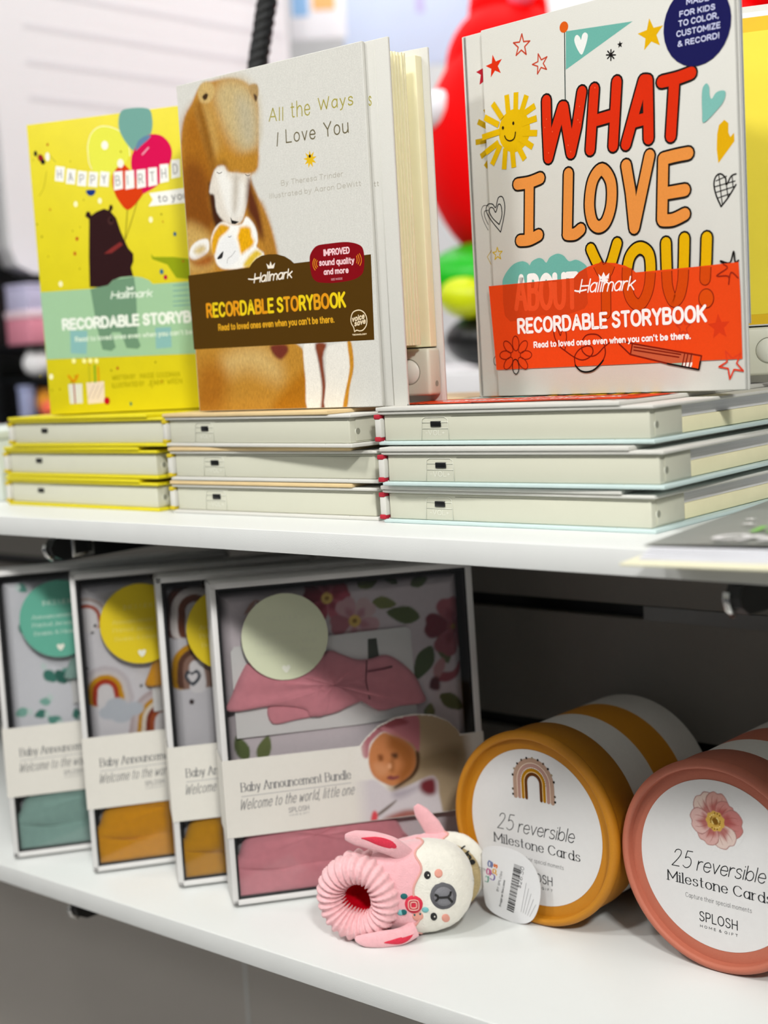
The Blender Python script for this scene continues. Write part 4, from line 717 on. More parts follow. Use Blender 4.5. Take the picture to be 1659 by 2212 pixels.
# ------------------------------------------------------------------ recordable storybooks
REC = mat('ivory_recorder_plastic', '#cdcdbb', rough=.42, bump=.05, bscale=900, var=.01, vscale=20)
RECL = mat('ivory_recorder_raised', '#e2e3d6', rough=.4)
RECD = mat('recorder_seam', '#8f9080', rough=.6)
PAGEW = mat('white_page_edges', '#d9dadf', rough=.8, var=.09, vscale=900, stretch=(.02, .02, 1))
PAGEC = mat('cream_page_board', '#efe9c2', rough=.7, var=.03, vscale=60)
KRAFT = mat('white_book_cloth', '#cfcec7', rough=.75, bump=.12, bscale=1600, var=.015, vscale=900, spec=.15)
AQUA = mat('pale_aqua_cover', '#c3d6d4', rough=.6, var=.03, vscale=60)
TAN = mat('tan_cover_edge', '#dcc291', rough=.6, var=.05, vscale=70)
YEL = mat('yellow_cover', '#d9cb06', rough=.5, var=.03, vscale=60, bump=.08, bscale=1500)
REDT = mat('red_headband', '#b0142c', rough=.8, bump=.3, bscale=2500)
YELT = mat('yellow_headband', '#c9b10f', rough=.8, bump=.3, bscale=2500)
T_BOOK = .0262
def lying_book(label, group, kind, loc, rot):
    W_, H_ = .212, .245
    c = dict(white=(AQUA, KRAFT, KRAFT, REDT, ART_B3, .19 / .2014, 256.), bear=(KRAFT, KRAFT, TAN, YELT, None, 1, 245.), yellow=(YEL, YEL, YEL, YELT, None, 1, 245.))[kind]
    t = thing('storybook', label, 'book', loc, rot, group)
    a = MB(); a.box(.001, W_, 0, H_, 0, .0026, c[0], .0007)
    a.tube([(.185, .0005, .0027), (.186, .0002, .001), (.1845, .0005, .0)], .0002, RECD, 5); a.build('back_cover', t)
    a = MB(); n = 12; fr = lambda u, v, h: (u, h, v)
    arc = [(.0045 - .0065 * math.sin(PI * k / n), .0013 + .0206 * (.5 - .5 * math.cos(PI * k / n))) for k in range(n + 1)]
    arc += [(.0045 - .0045 * math.sin(PI * k / n), .0025 + .0182 * (.5 - .5 * math.cos(PI * k / n))) for k in range(n, -1, -1)]
    a.prism(arc, fr, H_, .0035, c[1]); a.build('spine', t)
    a = MB(); a.box(-.0018, .0034, 0, H_ - .003, .0050, .0182, KRAFT, .0008); a.build('page_hinge', t)
    for z0, z1 in ((.0024, .0056), (.0176, .0208)):
        a = MB(); a.box(-.0022, .0030, -.0006, .005, z0, z1, c[3], .0007); a.build('headband', t)
    r = MB(); r.box(.0048, W_ - .004, .0025, .043, .0027, .0203, REC, .0008)
    xs, zs = .047, .0118       # volume window and its raised outline
    if kind != 'yellow':
        for p in ([(xs - .0105, .0022, .003), (xs - .0095, .0022, .0168), (xs - .007, .0022, .0182), (xs + .0095, .0022, .0182), (xs + .012, .0022, .0165), (xs + .0125, .0022, .003)], [(xs - .0095, .0022, .0108), (xs + .012, .0022, .0108)], [(xs - .0095, .0022, .0148), (xs + .012, .0022, .0148)]):
            r.tube(p, .00022, RECL, 5)
        Pen(r, lambda u, v, h: (u * MM, .0025 - h * MM, v * MM), RECL, .15).text('-VOL+', xs * 1000 - 7, 6.2, xs * 1000 + 9, 6.2, 3.6, .42, None)
    r.tube([(.062, .0024, .0186), (W_ - .006, .0024, .0186)], .00018, RECD, 5)
    r.box(W_ - .0041, W_ - .0033, .008, .0405, .004, .0195, REC, .0003)
    r.tube([(W_ - .0037, .0098 + .0021 * math.cos(k * PI / 10), .0107 + .0023 * math.sin(k * PI / 10)) for k in range(20)], .0004, RECL, 6, closed=True)
    r.add([(W_ - .0032, .0098 + .002 * math.cos(k * PI / 12), .0107 + .0022 * math.sin(k * PI / 12)) for k in range(24)], [list(range(24))], RECD)
    ro = r.build('recorder', t)
    s = MB(); s.box(xs - .0022, xs + .0062, .0016, .0032, .0118, .0156, BLACK, .0004); s.build('volume_switch', ro)
    s = MB(); s.box(.006, W_ - .0075, .0445, H_ - .003, .0128, .0204, PAGEW); s.build('page_block', t)
    s = MB(); s.box(.006, W_ - .0052, .046, H_ - .003, .0030, .0126, PAGEC, .0006); s.build('sound_board', t)
    a = MB(); a.box(.001, W_, 0, H_, .0206, .0229, c[1], .0008); a.build('front_cover', t)
    a = MB(); ws = .190
    sl = .0030
    a.box(.0005, ws, -.0012, H_, .0230, .0230 + sl - .0003, c[2], .0006)
    if c[4]:
        pen = Pen(a, lambda u, v, h: (u * MM * c[5], v * MM * H_ / c[6] * 1000, .0230 + sl - .0003 + h * MM), h0=.03, seg=2); pen.draw(c[4])
    o = a.build('sleeve', t)
    if kind == 'bear': o['label'] = 'tan printed sleeve panel'
    return t
def stack(kind, group, poses, labels):
    first = None
    for (x, y, z, a), lb in zip(poses, labels):
        if first is None: first = lying_book(lb, group, kind, (x, y, z), (0, 0, math.radians(a)))
        else: dup(first, (x, y, z), (0, 0, math.radians(a)), lb)
stack('white', 'storybooks lying in the right stack', [(.0005, .0545, 0, .2), (.0085, .046, .0266, 2.0), (0, .0545, .0532, 1.0)],
      ['white storybook with red headbands, bottom of the right stack', 'white storybook with red headbands, middle of the right stack', 'white storybook with orange sleeve art lying on top of the right stack'])
stack('bear', 'storybooks lying in the middle stack', [(-.2205, .057, 0, 1.0), (-.2185, .0555, .0262, 1.2), (-.2255, .0585, .0524, -4.0)],
      ['tan-edged storybook, bottom of the middle stack', 'tan-edged storybook, middle of the middle stack', 'tan-edged storybook turned askew on top of the middle stack'])
stack('yellow', 'storybooks lying in the left stack', [(-.4515, .0640, 0, -1.2), (-.4495, .0630, .0262, -1.0), (-.4345, .0600, .0524, -.5)],
      ['yellow-edged storybook, bottom of the left stack', 'yellow-edged storybook, middle of the left stack', 'yellow-edged storybook on top of the left stack'])

def standing(name, label, P0, yaw, H_, s0, s1, c0, c1, phi, cov, ops, cops, base, paint=None, leaves=(), page=PAGEC, rect=None, sleevemat=None):
    t = thing(name, label, 'book', P0, (0, 0, math.radians(yaw)), 'storybooks standing on the stacks')
    fr0 = lambda u, v, h: (u * MM, -h * MM, v * MM)
    a = MB(); a.box(s0, s1, 0, .0030, .0004, H_, sleevemat or cov, .0005)
    if paint:
        P = Paint(s0 * 1000 + .6, paint[1], .8, H_ * 1000 - .6, .75, base)
        for col, pts, f in paint[0]: P.soft(col, pts, f)
        P.fur(.07); P.mesh(a, fr0, .02, INKF, mask=lambda u, v: True)
    pen = Pen(a, fr0, h0=.04); pen.draw(ops); a.build('sleeve', t)
    yc = .0036
    a = MB(); a.box(c0, c1, yc, yc + .0024, 0, H_, cov, .0008)
    a.tube([(c1 - .012, yc - .00012, .001), (c1 - .012, yc - .00012, H_ - .001)], .0003, cov, 6)
    if cops: Pen(a, lambda u, v, h: (u * MM, yc - h * MM, v * MM), h0=.03).draw(cops)
    a.build('front_cover', t)
    # everything behind the opened front cover swings about the spine
    sx, sy = c0 + .002, yc + .003
    def sw(phi): return Matrix.Translation((sx, sy, 0)) @ Matrix.Rotation(math.radians(phi), 4, 'Z')
    Lw = c1 - c0 - .004
    a = MB(); a.T = sw(phi)
    a.box(0, Lw + .002, .0196, .022, 0, H_, cov, .0008); a.build('back_cover', t)
    a = MB(); n = 14
    pt = [Vector((sx, yc, 0)) + Vector((-.0035 * math.sin(PI * k / n), .0235 * k / n, 0)) for k in range(n + 1)]
    e = sw(phi) @ Vector((0, .022, 0))
    pt = [p + Vector((e.x - sx, e.y - yc - .0235, 0)) * (k / n) for k, p in enumerate(pt)]
    pts = [(p.x, p.y) for p in pt] + [(p.x + .0022, p.y) for p in pt[::-1]]
    a.prism(pts, lambda u, v, h: (u, v, h), .0005, H_ - .0005, cov); a.build('spine', t)
    a = MB(); a.T = sw(phi)
    a.box(.004, Lw - .003, .0105, .0195, .0395, H_ - .006, page, .0006)
    if rect:
        a.box(.005, Lw - .0045, .01035, .0106, .0405, H_ - .0095, rect[0]); a.box(.010, Lw - .011, .0102, .0104, .0475, H_ - .019, rect[1])
    a.build('page_block', t)
    r = MB(); r.T = sw(phi); rd = .0035 if phi < 12 else .0085
    r.box(.004, Lw - .0008, rd, .0194, .0055, .0385, REC, .0022)
    r.tube([(Lw - .0175 + .0088 * math.cos(k * PI / 16), rd - .0001, .0225 + .0088 * math.sin(k * PI / 16)) for k in range(32)], .0003, RECD, 6, closed=True)
    ro = r.build('recorder', t)
    b = MB(); b.T = sw(phi)
    b.lathe([(.0001, rd - .0006), (.0080, rd - .0006), (.0084, rd + .0002)], RECL, 32); 
    for i in range(len(b.V)): b.V[i] = tuple(Vector(b.V[i]) + (sw(phi).to_3x3() @ Vector((Lw - .0175, 0, .0225))))
    b.build('button', ro)
    b = MB(); b.T = sw(phi); b.lathe([(.0001, 0), (.0021, 0)], RECD, 20, axis='y')
    q = sw(phi).to_3x3()
    b.V = [tuple(Vector((sx, sy, 0)) + q @ (Vector((Lw - .0006, .0125, .0135)) + Vector((0, (Vector(v) - Vector((sx, sy, 0))).x, (Vector(v) - Vector((sx, sy, 0))).z)))) for v in b.V]
    b.build('screw_hole', ro)
    for i, (ang, th, mt, wid) in enumerate(leaves):
        a = MB(); a.T = sw(ang); a.box(.003, Lw * wid, .0005 + .0001 * i, .0005 + th + .0001 * i, .041, H_ - .0065, mt, .0002); a.build('page', t)
    return t
PGB = mat('page_red', '#9c0f2c', rough=.5, var=.04, vscale=50); PGG = mat('page_grey', '#9aa0a6', rough=.5, var=.04, vscale=50)
PGW = mat('page_white', '#dfe0e2', rough=.6, var=.02, vscale=50); PGY = mat('page_yellow_border', '#e3b90a', rough=.5, var=.03, vscale=50); PGY2 = mat('page_yellow', '#ecd93a', rough=.5, var=.04, vscale=20)
standing('standing_storybook', 'standing white storybook about love in red and orange hand-drawn letters', (.0307, .1543, .0795), -4.86, .2556, 0, .2013, -.0215, .2018, 26.5, KRAFT, ART_B3, ART_B3C, '#dfdfd9',
         leaves=((.7, .0006, PGW, .99), (1.3, .0010, PGB, .985), (2.0, .0008, PGW, .985), (2.5, .0007, PGG, .985), (3.1, .0006, PGW, .98)), page=PGW, rect=(PGY, PGY2))
standing('standing_storybook', 'standing cream storybook with a mother bear hugging her cub on the cover', (-.189, .0646, .0785), 1.01, .2456, 0, .1838, -.001, .2035, 7.5, KRAFT, ART_B2, ART_B2C, '#cfcec7',
         paint=(PAINT_B2, 183.2), leaves=((1.6, .0012, PAGEC, .97), (2.3, .0009, PGW, .965), (2.9, .0014, PAGEC, .97), (3.6, .0010, PAGEC, .975), (4.5, .0016, PAGEC, .975), (5.4, .0016, PAGEC, .98), (6.3, .0018, PAGEC, .98)))
standing('standing_storybook', 'standing bright yellow birthday storybook with a brown bear holding balloons', (-.3813, .0665, .0788), 20.98, .2446, 0, .1845, -.001, .204, 5, YEL, ART_B1, None, '#d9cb06', leaves=((2, .001, PAGEC, .97),))
# ------------------------------------------------------------------ baby gift boxes with clear fronts
ZL = -.3073
CARD = mat('white_card', '#d9d8d6', rough=.6, var=.012, vscale=60)
BAND = mat('cream_paper_band', '#dcd9d0', rough=.7, bump=.05, bscale=900, var=.012, vscale=200)
INNERB = mat('black_tray_lining', '#0d0f12', rough=.55, var=.1, vscale=60)
PANE = clear('clear_acetate', .06)
def knit(name, col): return mat(name, col, rough=.95, bump=.35, bscale=1800, var=.06, vscale=160, sheen=.25, spec=.1)
def rainbow(P, u, v, R, cols, legs=.5):
    k = len(cols)
    for i, c in enumerate(cols):
        r = R * (1 - i * .68 / k)
        P.soft(c, [(u - r, v - legs * R), (u - r, v)] + [(u + r * math.cos(t), v + r * math.sin(t)) for t in np.linspace(PI, 0, 9)] + [(u + r, v), (u + r, v - legs * R), (u, v - legs * R)], .6)
    r = R * .3
    P.soft('#d6d3d4', [(u - r, v - legs * R - 3), (u - r, v)] + [(u + r * math.cos(t), v + r * math.sin(t)) for t in np.linspace(PI, 0, 7)] + [(u + r, v), (u + r, v - legs * R - 3)], .6)
def gift_box(label, P0, yaw, pitch, kind, title, stk, fab, beanie_col):
    Wb, Hb, Db = 208, 252, 46
    t = thing('gift_box', label, 'gift box', P0, (math.radians(-pitch), 0, math.radians(yaw)), 'baby gift boxes with clear fronts')
    fr = lambda u, v, h: (u * MM, -h * MM, v * MM)
    a = MB(); w = .0016
    for x0, x1, z0, z1 in ((0, w, 0, .252), (.208 - w, .208, 0, .252), (0, .208, 0, w), (0, .208, .252 - w, .252)): a.box(x0, x1, 0, Db * MM, z0, z1, CARD, .0003)
    a.box(0, .208, Db * MM - .0015, Db * MM, 0, .252, CARD)
    for x0, x1, z0, z1 in ((0, .0042, 0, .252), (.2030, .208, 0, .252), (0, .208, 0, .0042), (0, .208, .2478, .252)): a.box(x0, x1, -.0006, .0006, z0, z1, CARD, .0002)
    a.build('tray', t)
    a = MB()
    for x0, x1, z0, z1 in ((.0042, .0062, .004, .248), (.201, .203, .004, .248), (.0042, .203, .0042, .006), (.0042, .203, .246, .2478)): a.box(x0, x1, .0008, .042, z0, z1, INNERB)
    a.box(.0042, .203, .0415, .043, .004, .248, INNERB); a.build('lining', t)
    # folded printed wrap
    P = Paint(8, 199, 7, 242, 1.15, fab[0]); fab[1](P)
    lo, hi = 8, 196
    def hf(U, V):
        e = np.minimum(np.minimum(U - 8, 199 - U), np.minimum(V - 7, 242 - V)); return 9 * np.sqrt(np.clip(e / 7, 0, 1)) + .5 * np.sin(U * .05) * np.sin(V * .04)
    a = MB(); P.mesh(a, fr, -18.5, CLOTHC, hf=hf)
    a.box(.008, .199, .0188, .040, .007, .242, CARD); a.build('folded_wrap', t)
    hu = (lambda u: u) if kind == 'pink' else (lambda u: 50 + .84 * u)
    frb = fr; fr = (lambda u, v, h: frb(hu(u), v, h))
    KN = knit('knit_' + kind, beanie_col); KD = knit('knit_shade_' + kind, fab[2])
    if kind == 'pink' or True:
        a = MB(); c = [(13, 129), (110, 129.5), (158, 132), (157, 201), (153, 203.8), (16, 201), (13, 197)]
        a.prism(c, fr, -8.3, -7.2, CARD); a.prism([(121, 181), (130, 182), (129, 197), (122, 197)], fr, -7.1, -6.8, KD if kind != 'pink' else mat('dark_green_slot', '#3c4236', .7)); a.build('headband_card', t)
        a = MB()
        puff(a, [(7.9, 151), (11.6, 163.7), (20.3, 180.4), (28, 188), (44, 179), (63, 177), (78, 184), (90, 191), (100, 187), (111, 182), (121, 181), (135, 183), (146, 177), (157.5, 165), (163, 152), (165, 142), (146, 141), (127, 139), (117, 148), (105, 146), (91, 141), (72, 140), (66, 147), (40, 152)], fr, -7.1, 5.9, KN, None, wob=.9)
        puff(a, [(40.5, 153), (66, 149), (76, 141), (60, 139), (41, 138)], fr, -7.1, 3, KN, None)
        puff(a, [(74, 183), (86, 189), (90, 165), (86, 143), (74, 141), (71, 160)], fr, -6.6, 5.6, KN, None, wob=.5)
        a.tube([fr(119, 181, -1.9), fr(117, 165, -1.0), fr(119, 150, -1.6)], .0005, KD, 6); a.tube([fr(119, 172, -1.1), fr(132, 173, -1.1), fr(139, 174, -1.6)], .0007, KD, 6)
        a.build('headband', t)
    fr = frb
    a = MB()
    puff(a, [(5, 24), (8, 38), (14, 52), (24, 66), (60, 76), (100, 74), (128, 60), (140, 40), (146, 24), (75, 20)], fr, -9.3, 8.0, KN, None, wob=.8)
    bo = a.build('beanie', t)
    a = MB(); puff(a, [(4.6, 27), (14, 24.5), (37, 23.5), (58, 25.5), (90, 26.3), (120, 27), (150, 27), (151, 7), (112, 4.8), (56, 4.6), (9, 5), (5.2, 9)], fr, -8, 7.0, KN, None, rings=9, power=.4); a.build('cuff', bo)
    a = MB(); a.box(.0042, .203, .0007, .0009, .0042, .2478, PANE); 
    wn = a.build('window', t)
    a = MB(); a.prism([(55.4 + 33.9 * math.cos(2 * PI * k / 48), 206.3 + 33.9 * math.sin(2 * PI * k / 48)) for k in range(48)], fr, .1, .35, mat('sticker_' + kind, stk, rough=.45, var=.012, vscale=60))
    tc = dict(pink='#c9cdb4', teal='#cfe0d4', yellow='#d8c96a')[kind.split('_')[0]]
    pn = Pen(a, fr, INKB, .4)
    for tx, u0, u1, v, c, w in (('INCLUDES', 42, 72, 219, 4.2, .5), ('Announcement Card', 32, 80, 207.5, 3.8, .42), ('Printed Jersey Wrap', 32, 80, 200.5, 3.8, .42), ('Beanie & Headband', 33, 80, 193, 3.8, .42)):
        pn.text(tx, u0, v, u1, v, c, w, tc, 's')
    pn.up(); a.poly(catmull([(54.5, 178), (51.5, 181.5), (51.8, 183.6), (53.6, 184), (54.6, 182.9), (55.8, 184.1), (57.5, 183.6), (57.6, 181.5)], True, 3), fr, .6, INKB, '#dfe0d2'); a.build('sticker', t)
    # belly band with lettering
    a = MB(); lo, hi = 53.6, 114.4
    dome = [(190, 114.6), (187, 120), (180, 127), (168, 133), (154, 135), (138, 134), (124, 129), (114, 121), (108, 114.4)] if kind == 'pink' else []
    out = [(-.9, lo), (208.9, lo), (208.9, hi + .6)] + dome + [(-.9, hi)]
    a.prism(out, fr, .9, 1.25, BAND)
    a.box(-.0011, -.0008, -.00125, .046, lo * MM, hi * MM, BAND); a.box(.2088, .2091, -.00125, .046, lo * MM, hi * MM, BAND)
    pn = Pen(a, fr, INK, 1.3)
    pn.text('Baby Announcement Bundle', 12.3, 88.6, 99.3, 88.9, 7.6, .8, '#6a6a6c', 's')
    pn.line([(12.4, 85.2), (99, 85.9)], .45, '#9a9a9c')
    pn.text('Welcome to the world, little one', 10, 74.6, 100.5, 76.4, 8.6, .5, '#5c5c60', 'i')
    pn.text('SPLOSH', 48.2, 68.1, 64.4, 68.6, 4.0, .42, '#77777a'); pn.text('HOME & GIFT', 48.4, 65.4, 64.4, 65.9, 1.3, .16, '#88888a')
    if kind == 'pink':
        P = Paint(98, 208.5, lo + .4, 134.6, .8, '#dcd9d0')
        for col, pts, f in PAINT_PHOTO: P.soft(col, pts, f)
        px = [p[0] for p in dome[::-1]]; py = [p[1] for p in dome[::-1]]
        al = np.clip((P.U - 100) / 14, 0, 1)[..., None]; P.c = P.c * al + np.array(lin('#dcd9d0')) * (1 - al)
        P.mesh(a, fr, 1.3, INK, mask=lambda u, v: v < hi - .8 or (109 < u < 189 and v < np.interp(u, px, py) - 1.4))
    o = a.build('belly_band', t)
    if kind == 'pink': o['label'] = 'cream band with a print of a sleeping baby in a pink headband'
    return t
def fab_pink(P):
    rs = ('#a84c5c', '#b86472', '#7c2c3a'); wh = ('#cbb0b2', '#c79ea4', '#a86a74')
    for u, v, L, a, c in ((100, 243, 22, -2.4, '#5f6a40'), (118, 238, 24, .5, '#6d7444'), (128, 226, 20, -.2, '#777c4a'), (84, 206, 24, -1.9, '#4e5c3c'), (166, 210, 28, 2.9, '#57623a'), (174, 186, 30, -2.1, '#4f5d3c'), (182, 196, 26, -1.4, '#606a42'), (178, 146, 24, -.6, '#5d6646'), (170, 140, 18, -1.8, '#6b7450'), (20, 110, 22, 1.9, '#5e6a3e'), (30, 108, 22, 1.2, '#6b7446'), (150, 238, 14, 2.4, '#5a6448'), (160, 236, 16, .3, '#667050')): P.leaf(u, v, L, a, c)
    for k in range(7):
        P.leaf(36 - k * .3, 236 - k * 5, 15, -2.3, '#b08c80', .14); P.leaf(36 - k * .3, 236 - k * 5, 15, -.9, '#b08c80', .14)
    P.flower(92, 232, 19, rs, rot=.3); P.flower(113, 212, 20, wh, rot=.8); P.flower(193, 200, 24, ('#9a5660', '#a8606a', '#7a3440'), rot=.5, mid='#8a4a50')
    P.soft('#9a4a54', [(176, 158), (186, 156), (196, 162), (197, 172), (190, 164), (180, 164)], 1); P.soft('#b98a8c', [(176, 158), (184, 168), (182, 176), (174, 168)], 1); P.soft('#5c2a30', [(170, 152), (178, 150), (178, 160), (172, 160)], 1.4)
def fab_teal(P):
    rd = random.Random(4)
    for k in range(95):
        u, v = rd.uniform(10, 196), rd.uniform(10, 240); P.leaf(u, v, rd.uniform(9, 15), rd.uniform(0, 6.28), rd.choice(['#3f7a6c', '#5c9688', '#7fb0a2', '#2f6458']), .42)
        P.leaf(u + 1, v + 1, 7, rd.uniform(0, 6.28), '#c5d6d2', .4)
def fab_rain(P):
    for u, v, R, c in ((12, 214, 17, ['#b9a9a4', '#d8d5d6', '#a33c14', '#d8d5d6']), (22, 150, 22, ['#c3bcc0', '#cfc8c6', '#c7900e', '#a8361a']), (70, 119, 30, ['#b5a5a6', '#c5b9ba', '#c08a10', '#d8cfc0', '#7c2e18', '#9a4a24']), (120, 222, 20, ['#b9a9a4', '#7c2e18', '#c08a10']), (160, 150, 26, ['#b5a5a6', '#c08a10', '#7c2e18']), (170, 226, 18, ['#c3bcc0', '#a33c14']), (14, 26, 9, ['#c08a10', '#a8361a', '#d9b24a']), (90, 180, 14, ['#b5a5a6', '#c08a10'])): rainbow(P, u, v, R, c)
    for u, v in ((24, 132), (34, 128), (44, 133), (30, 138)): P.soft('#b8bec6', [(u + 9 * math.cos(t), v + 6 * math.sin(t)) for t in np.linspace(0, 6.28, 9)[:-1]], 1)
    for u, v in ((15, 201), (18, 207), (52, 152), (8, 170)): P.soft('#1e1a1c', [(u + 1.3 * math.cos(t), v + 1.3 * math.sin(t)) for t in np.linspace(0, 6.28, 7)[:-1]], .4)
def fab_rain2(P):
    for u, v, R, c in ((30, 222, 25, ['#5a2a1c', '#d8d0cc', '#6b3a24']), (28, 176, 20, ['#c08a10', '#5a3a2c', '#8a6a5c']), (120, 214, 24, ['#b9a9a4', '#7c2e18', '#c08a10']), (150, 120, 30, ['#b5a5a6', '#c08a10', '#7c2e18'])): rainbow(P, u, v, R, c, .8)
    P.soft('#3a4048', catmull([(24, 161), (18, 168), (20, 174), (24, 172), (28, 174), (31, 168)], True, 2), .5); P.soft('#d6d3d4', catmull([(24, 164), (20.5, 168.5), (21.5, 171.5), (24, 170), (27, 171.5), (28.5, 168.5)], True, 2), .5)
    P.soft('#2a1410', [(20, 147), (23, 146), (24, 149), (21, 150)], .5)
gift_box('gift box with teal sticker, eucalyptus leaf print and sage beanie', (-.4135, .0125, ZL + .0024), 53.5, 3, 'teal', 'teal', '#5aa48e', ('#d2d3d8', fab_teal, '#5d746e'), '#86a69d')
gift_box('gift box with yellow sticker and rainbow print directly beside the teal-stickered box', (-.3225, .0285, ZL + .0024), 53.5, 3, 'yellow_rainbow', 'yellow', '#d6bd08', ('#d2d0d4', fab_rain, '#8a5a08'), '#d0900a')
gift_box('gift box with yellow sticker wedged between the pink box and the other rainbow box', (-.2335, .0455, ZL + .0024), 52, 3, 'yellow_arches', 'yellow', '#c9b106', ('#c8c6ca', fab_rain2, '#8a5a08'), '#c08808')
gift_box('gift box with pale green sticker, pink flower print and dusty pink beanie', (-.1650, .0414, ZL + .0024), 52.5, 3, 'pink', 'pink', '#cdd2b4', ('#cec4c8', fab_pink, '#6e3440'), '#d48a94')

# ------------------------------------------------------------------ round card tubes lying on their sides
def canister(label, x, y, tint, kind, deep, grp):
    R_ = .0725; t = thing('milestone_card_tube', label, 'card tube', (x, y, ZL), (0, 0, math.radians(-1.5)), grp)
    C_ = mat('tube_paper_' + kind, tint, rough=.62, bump=.12, bscale=1500, var=.03, vscale=700)
    Wp = mat('tube_white_stripe', '#cfcbc4', rough=.65, bump=.1, bscale=1500, var=.02, vscale=300)
    def lt(prof, mats, name, par, single=None):
        a = MB()
        a.lathe(prof, single, 96, mats=mats)
        a.V = [(v[0], v[1], v[2] + R_) for v in a.V]
        return a.build(name, par)
    b = .0695
    lt([(b, .0375), (b, .0700), (b, .1050), (b, .1390), (b - .001, .1402), (.0001, .1402)], [C_, Wp, C_, Wp, Wp], 'body', t) if False else lt([(b, .036), (b, .0705), (b, .1055), (b, .1400), (b - .001, .1412), (.0001, .1412)], [Wp, C_, Wp, Wp, Wp], 'body', t)
    a = MB()
    for prof in ([(.0001, .0052), (.0661, .0052)], [(.0661, .0052), (.0664, .0040), (.0666, .0012)], [(.0666, .0012), (.0670, .0002), (.0680, -.0005), (.0698, -.0003), (.0714, .0010), (.0725, .0032), (R_, .0057), (.0722, .0070), (.0712, .0080)], [(.0712, .0080), (.0710, .0092), (.0710, .0362), (.0700, .0366)]):
        a.lathe(prof, C_, 96)
    a.V = [(v[0], v[1], v[2] + R_) for v in a.V]; lo = a.build('lid', t)
    a = MB(); fr = lambda u, v, h: (u * MM, .0052 - h * MM, R_ + v * MM)
    a.prism([(58.3 * math.cos(2 * PI * k / 96), 58.3 * math.sin(2 * PI * k / 96)) for k in range(96)], fr, .05, .3, mat('tube_label_paper', '#d8d7d6', rough=.6, bump=.05, bscale=900, var=.012, vscale=300))
    p = Pen(a, fr, INK, .35)
    K = '#2b2c2e'
    p.text('25', -35, -6.6, -20.5, -6.2, 12.5, .62, K, 'i'); p.text('reversible', -16, -6.6, 34, -5.4, 10.5, .68, K, 'h')
    p.text('Milestone Cards', -38.5, -17.8, 39, -18.4, 7.8, .95, K, 's')
    p.text('Capture their special moments', -25, -26.6, 24, -27.2, 3.4, .28, '#6f6f70')
    p.text('SPLOSH', -15, -41.2, 13.5, -41.6, 7.0, .72, K); p.text('HOME & GIFT', -14.6, -45.6, 13.4, -46, 1.9, .28, K, 'w')
    if kind == 'mustard':
        cx, cy = .5, 33.5
        def arch(r, w, col, leg):
            p.up(); p.line([(cx - r, cy - leg)] + [(cx + r * math.cos(a_), cy + r * 1.02 * math.sin(a_)) for a_ in np.linspace(PI, 0, 21)] + [(cx + r, cy - leg)], w, col)
        arch(16.6, 3.6, '#a98b78', 12); arch(14.7, .55, '#e0c9b4', 12); arch(12.9, 2.9, '#a98479', 12); arch(11.2, .6, '#e6dcd0', 12); arch(9.6, 2.3, '#a8740c', 12); arch(8.2, .6, '#e0bf8a', 12); arch(6.6, 2.4, '#5e3410', 12)
        p.up()
        for i, a_ in enumerate(np.linspace(PI + .35, -.35, 15)):
            r = 18.8; q = (cx + r * math.cos(a_), cy + r * math.sin(a_)) if 0 <= a_ <= PI else (cx + (r if a_ < 0 else -r), cy - (7 if i in (1, 13) else 11))
            p.disc(q, .9, ('#25221f', '#5a4a3c', '#1a1816', '#9a8a72')[i % 4])
        for a_ in np.linspace(PI, 0, 22): p.disc((cx + 11.2 * math.cos(a_), cy + 11.2 * math.sin(a_)), .28, '#3a2a22', 6)
    else:
        P = Paint(-20, 22, 9, 53, .5, '#d8d7d6'); cx, cy = -.5, 30.5
        for k, (ang, L, w, c1) in enumerate(((2.15, 20, .50, '#d3bdb2'), (1.45, 20, .42, '#c99a90'), (.85, 17, .42, '#c4857e'), (.0, 20, .5, '#bd7a76'), (-1.0, 19, .5, '#d2bdb4'), (-2.1, 18, .48, '#c9a09a'), (-3.0, 18.5, .5, '#d0aca6'))):
            ca, sa = math.cos(ang), math.sin(ang); Q = lambda r, q: (cx + (ca * r - sa * q) * L, cy + (sa * r + ca * q) * L)
            P.soft('#9a6a64', [Q(.1, 0), Q(.5, w * .92), Q(.8, w * .9), Q(1.0, w * .4), Q(.97, 0), Q(1.01, -w * .4), Q(.8, -w * .9), Q(.5, -w * .92)], .35)
            P.soft(c1, [Q(.1, 0), Q(.5, w * .86), Q(.8, w * .83), Q(.98, w * .36), Q(.94, 0), Q(.98, -w * .38), Q(.8, -w * .84), Q(.5, -w * .86)], .5)
            P.soft('#a04844', [Q(.08, 0), Q(.45, w * .6), Q(.62, .1), Q(.72, 0), Q(.5, -.12), Q(.45, -w * .6)], 2.2, .8)
            for s_ in (-.4, 0, .4): P.soft('#96524c', [Q(.15, s_ * w * .3), Q(.6, s_ * w), Q(.85, s_ * w * 1.05), Q(.6, s_ * w + .03)], .3, .6)
        P.soft('#c9a24e', [(cx + (6.4 + .8 * (k % 2)) * math.cos(k * PI / 9), cy + (6.4 + .8 * (k % 2)) * math.sin(k * PI / 9)) for k in range(18)], .5)
        P.soft('#7a5418', [(cx + 2.6 * math.cos(t_), cy + 2.6 * math.sin(t_)) for t_ in np.linspace(0, 6.28, 9)[:-1]], .8)
        for k in range(26):
            a_ = k * 2.4; r = 2.5 + (k % 4); P.soft(('#e0c880', '#6a4412')[k % 2], [(cx + r * math.cos(a_) + .5 * math.cos(t_), cy + r * math.sin(a_) + .5 * math.sin(t_)) for t_ in np.linspace(0, 6.28, 6)[:-1]], .25)
        P.mesh(a, fr, .36, INK, mask=lambda u, v: (u - cx) ** 2 + (v - cy) ** 2 < 21.5 ** 2 and u * u + v * v < 57 ** 2)
    a.build('label', lo)
    return t
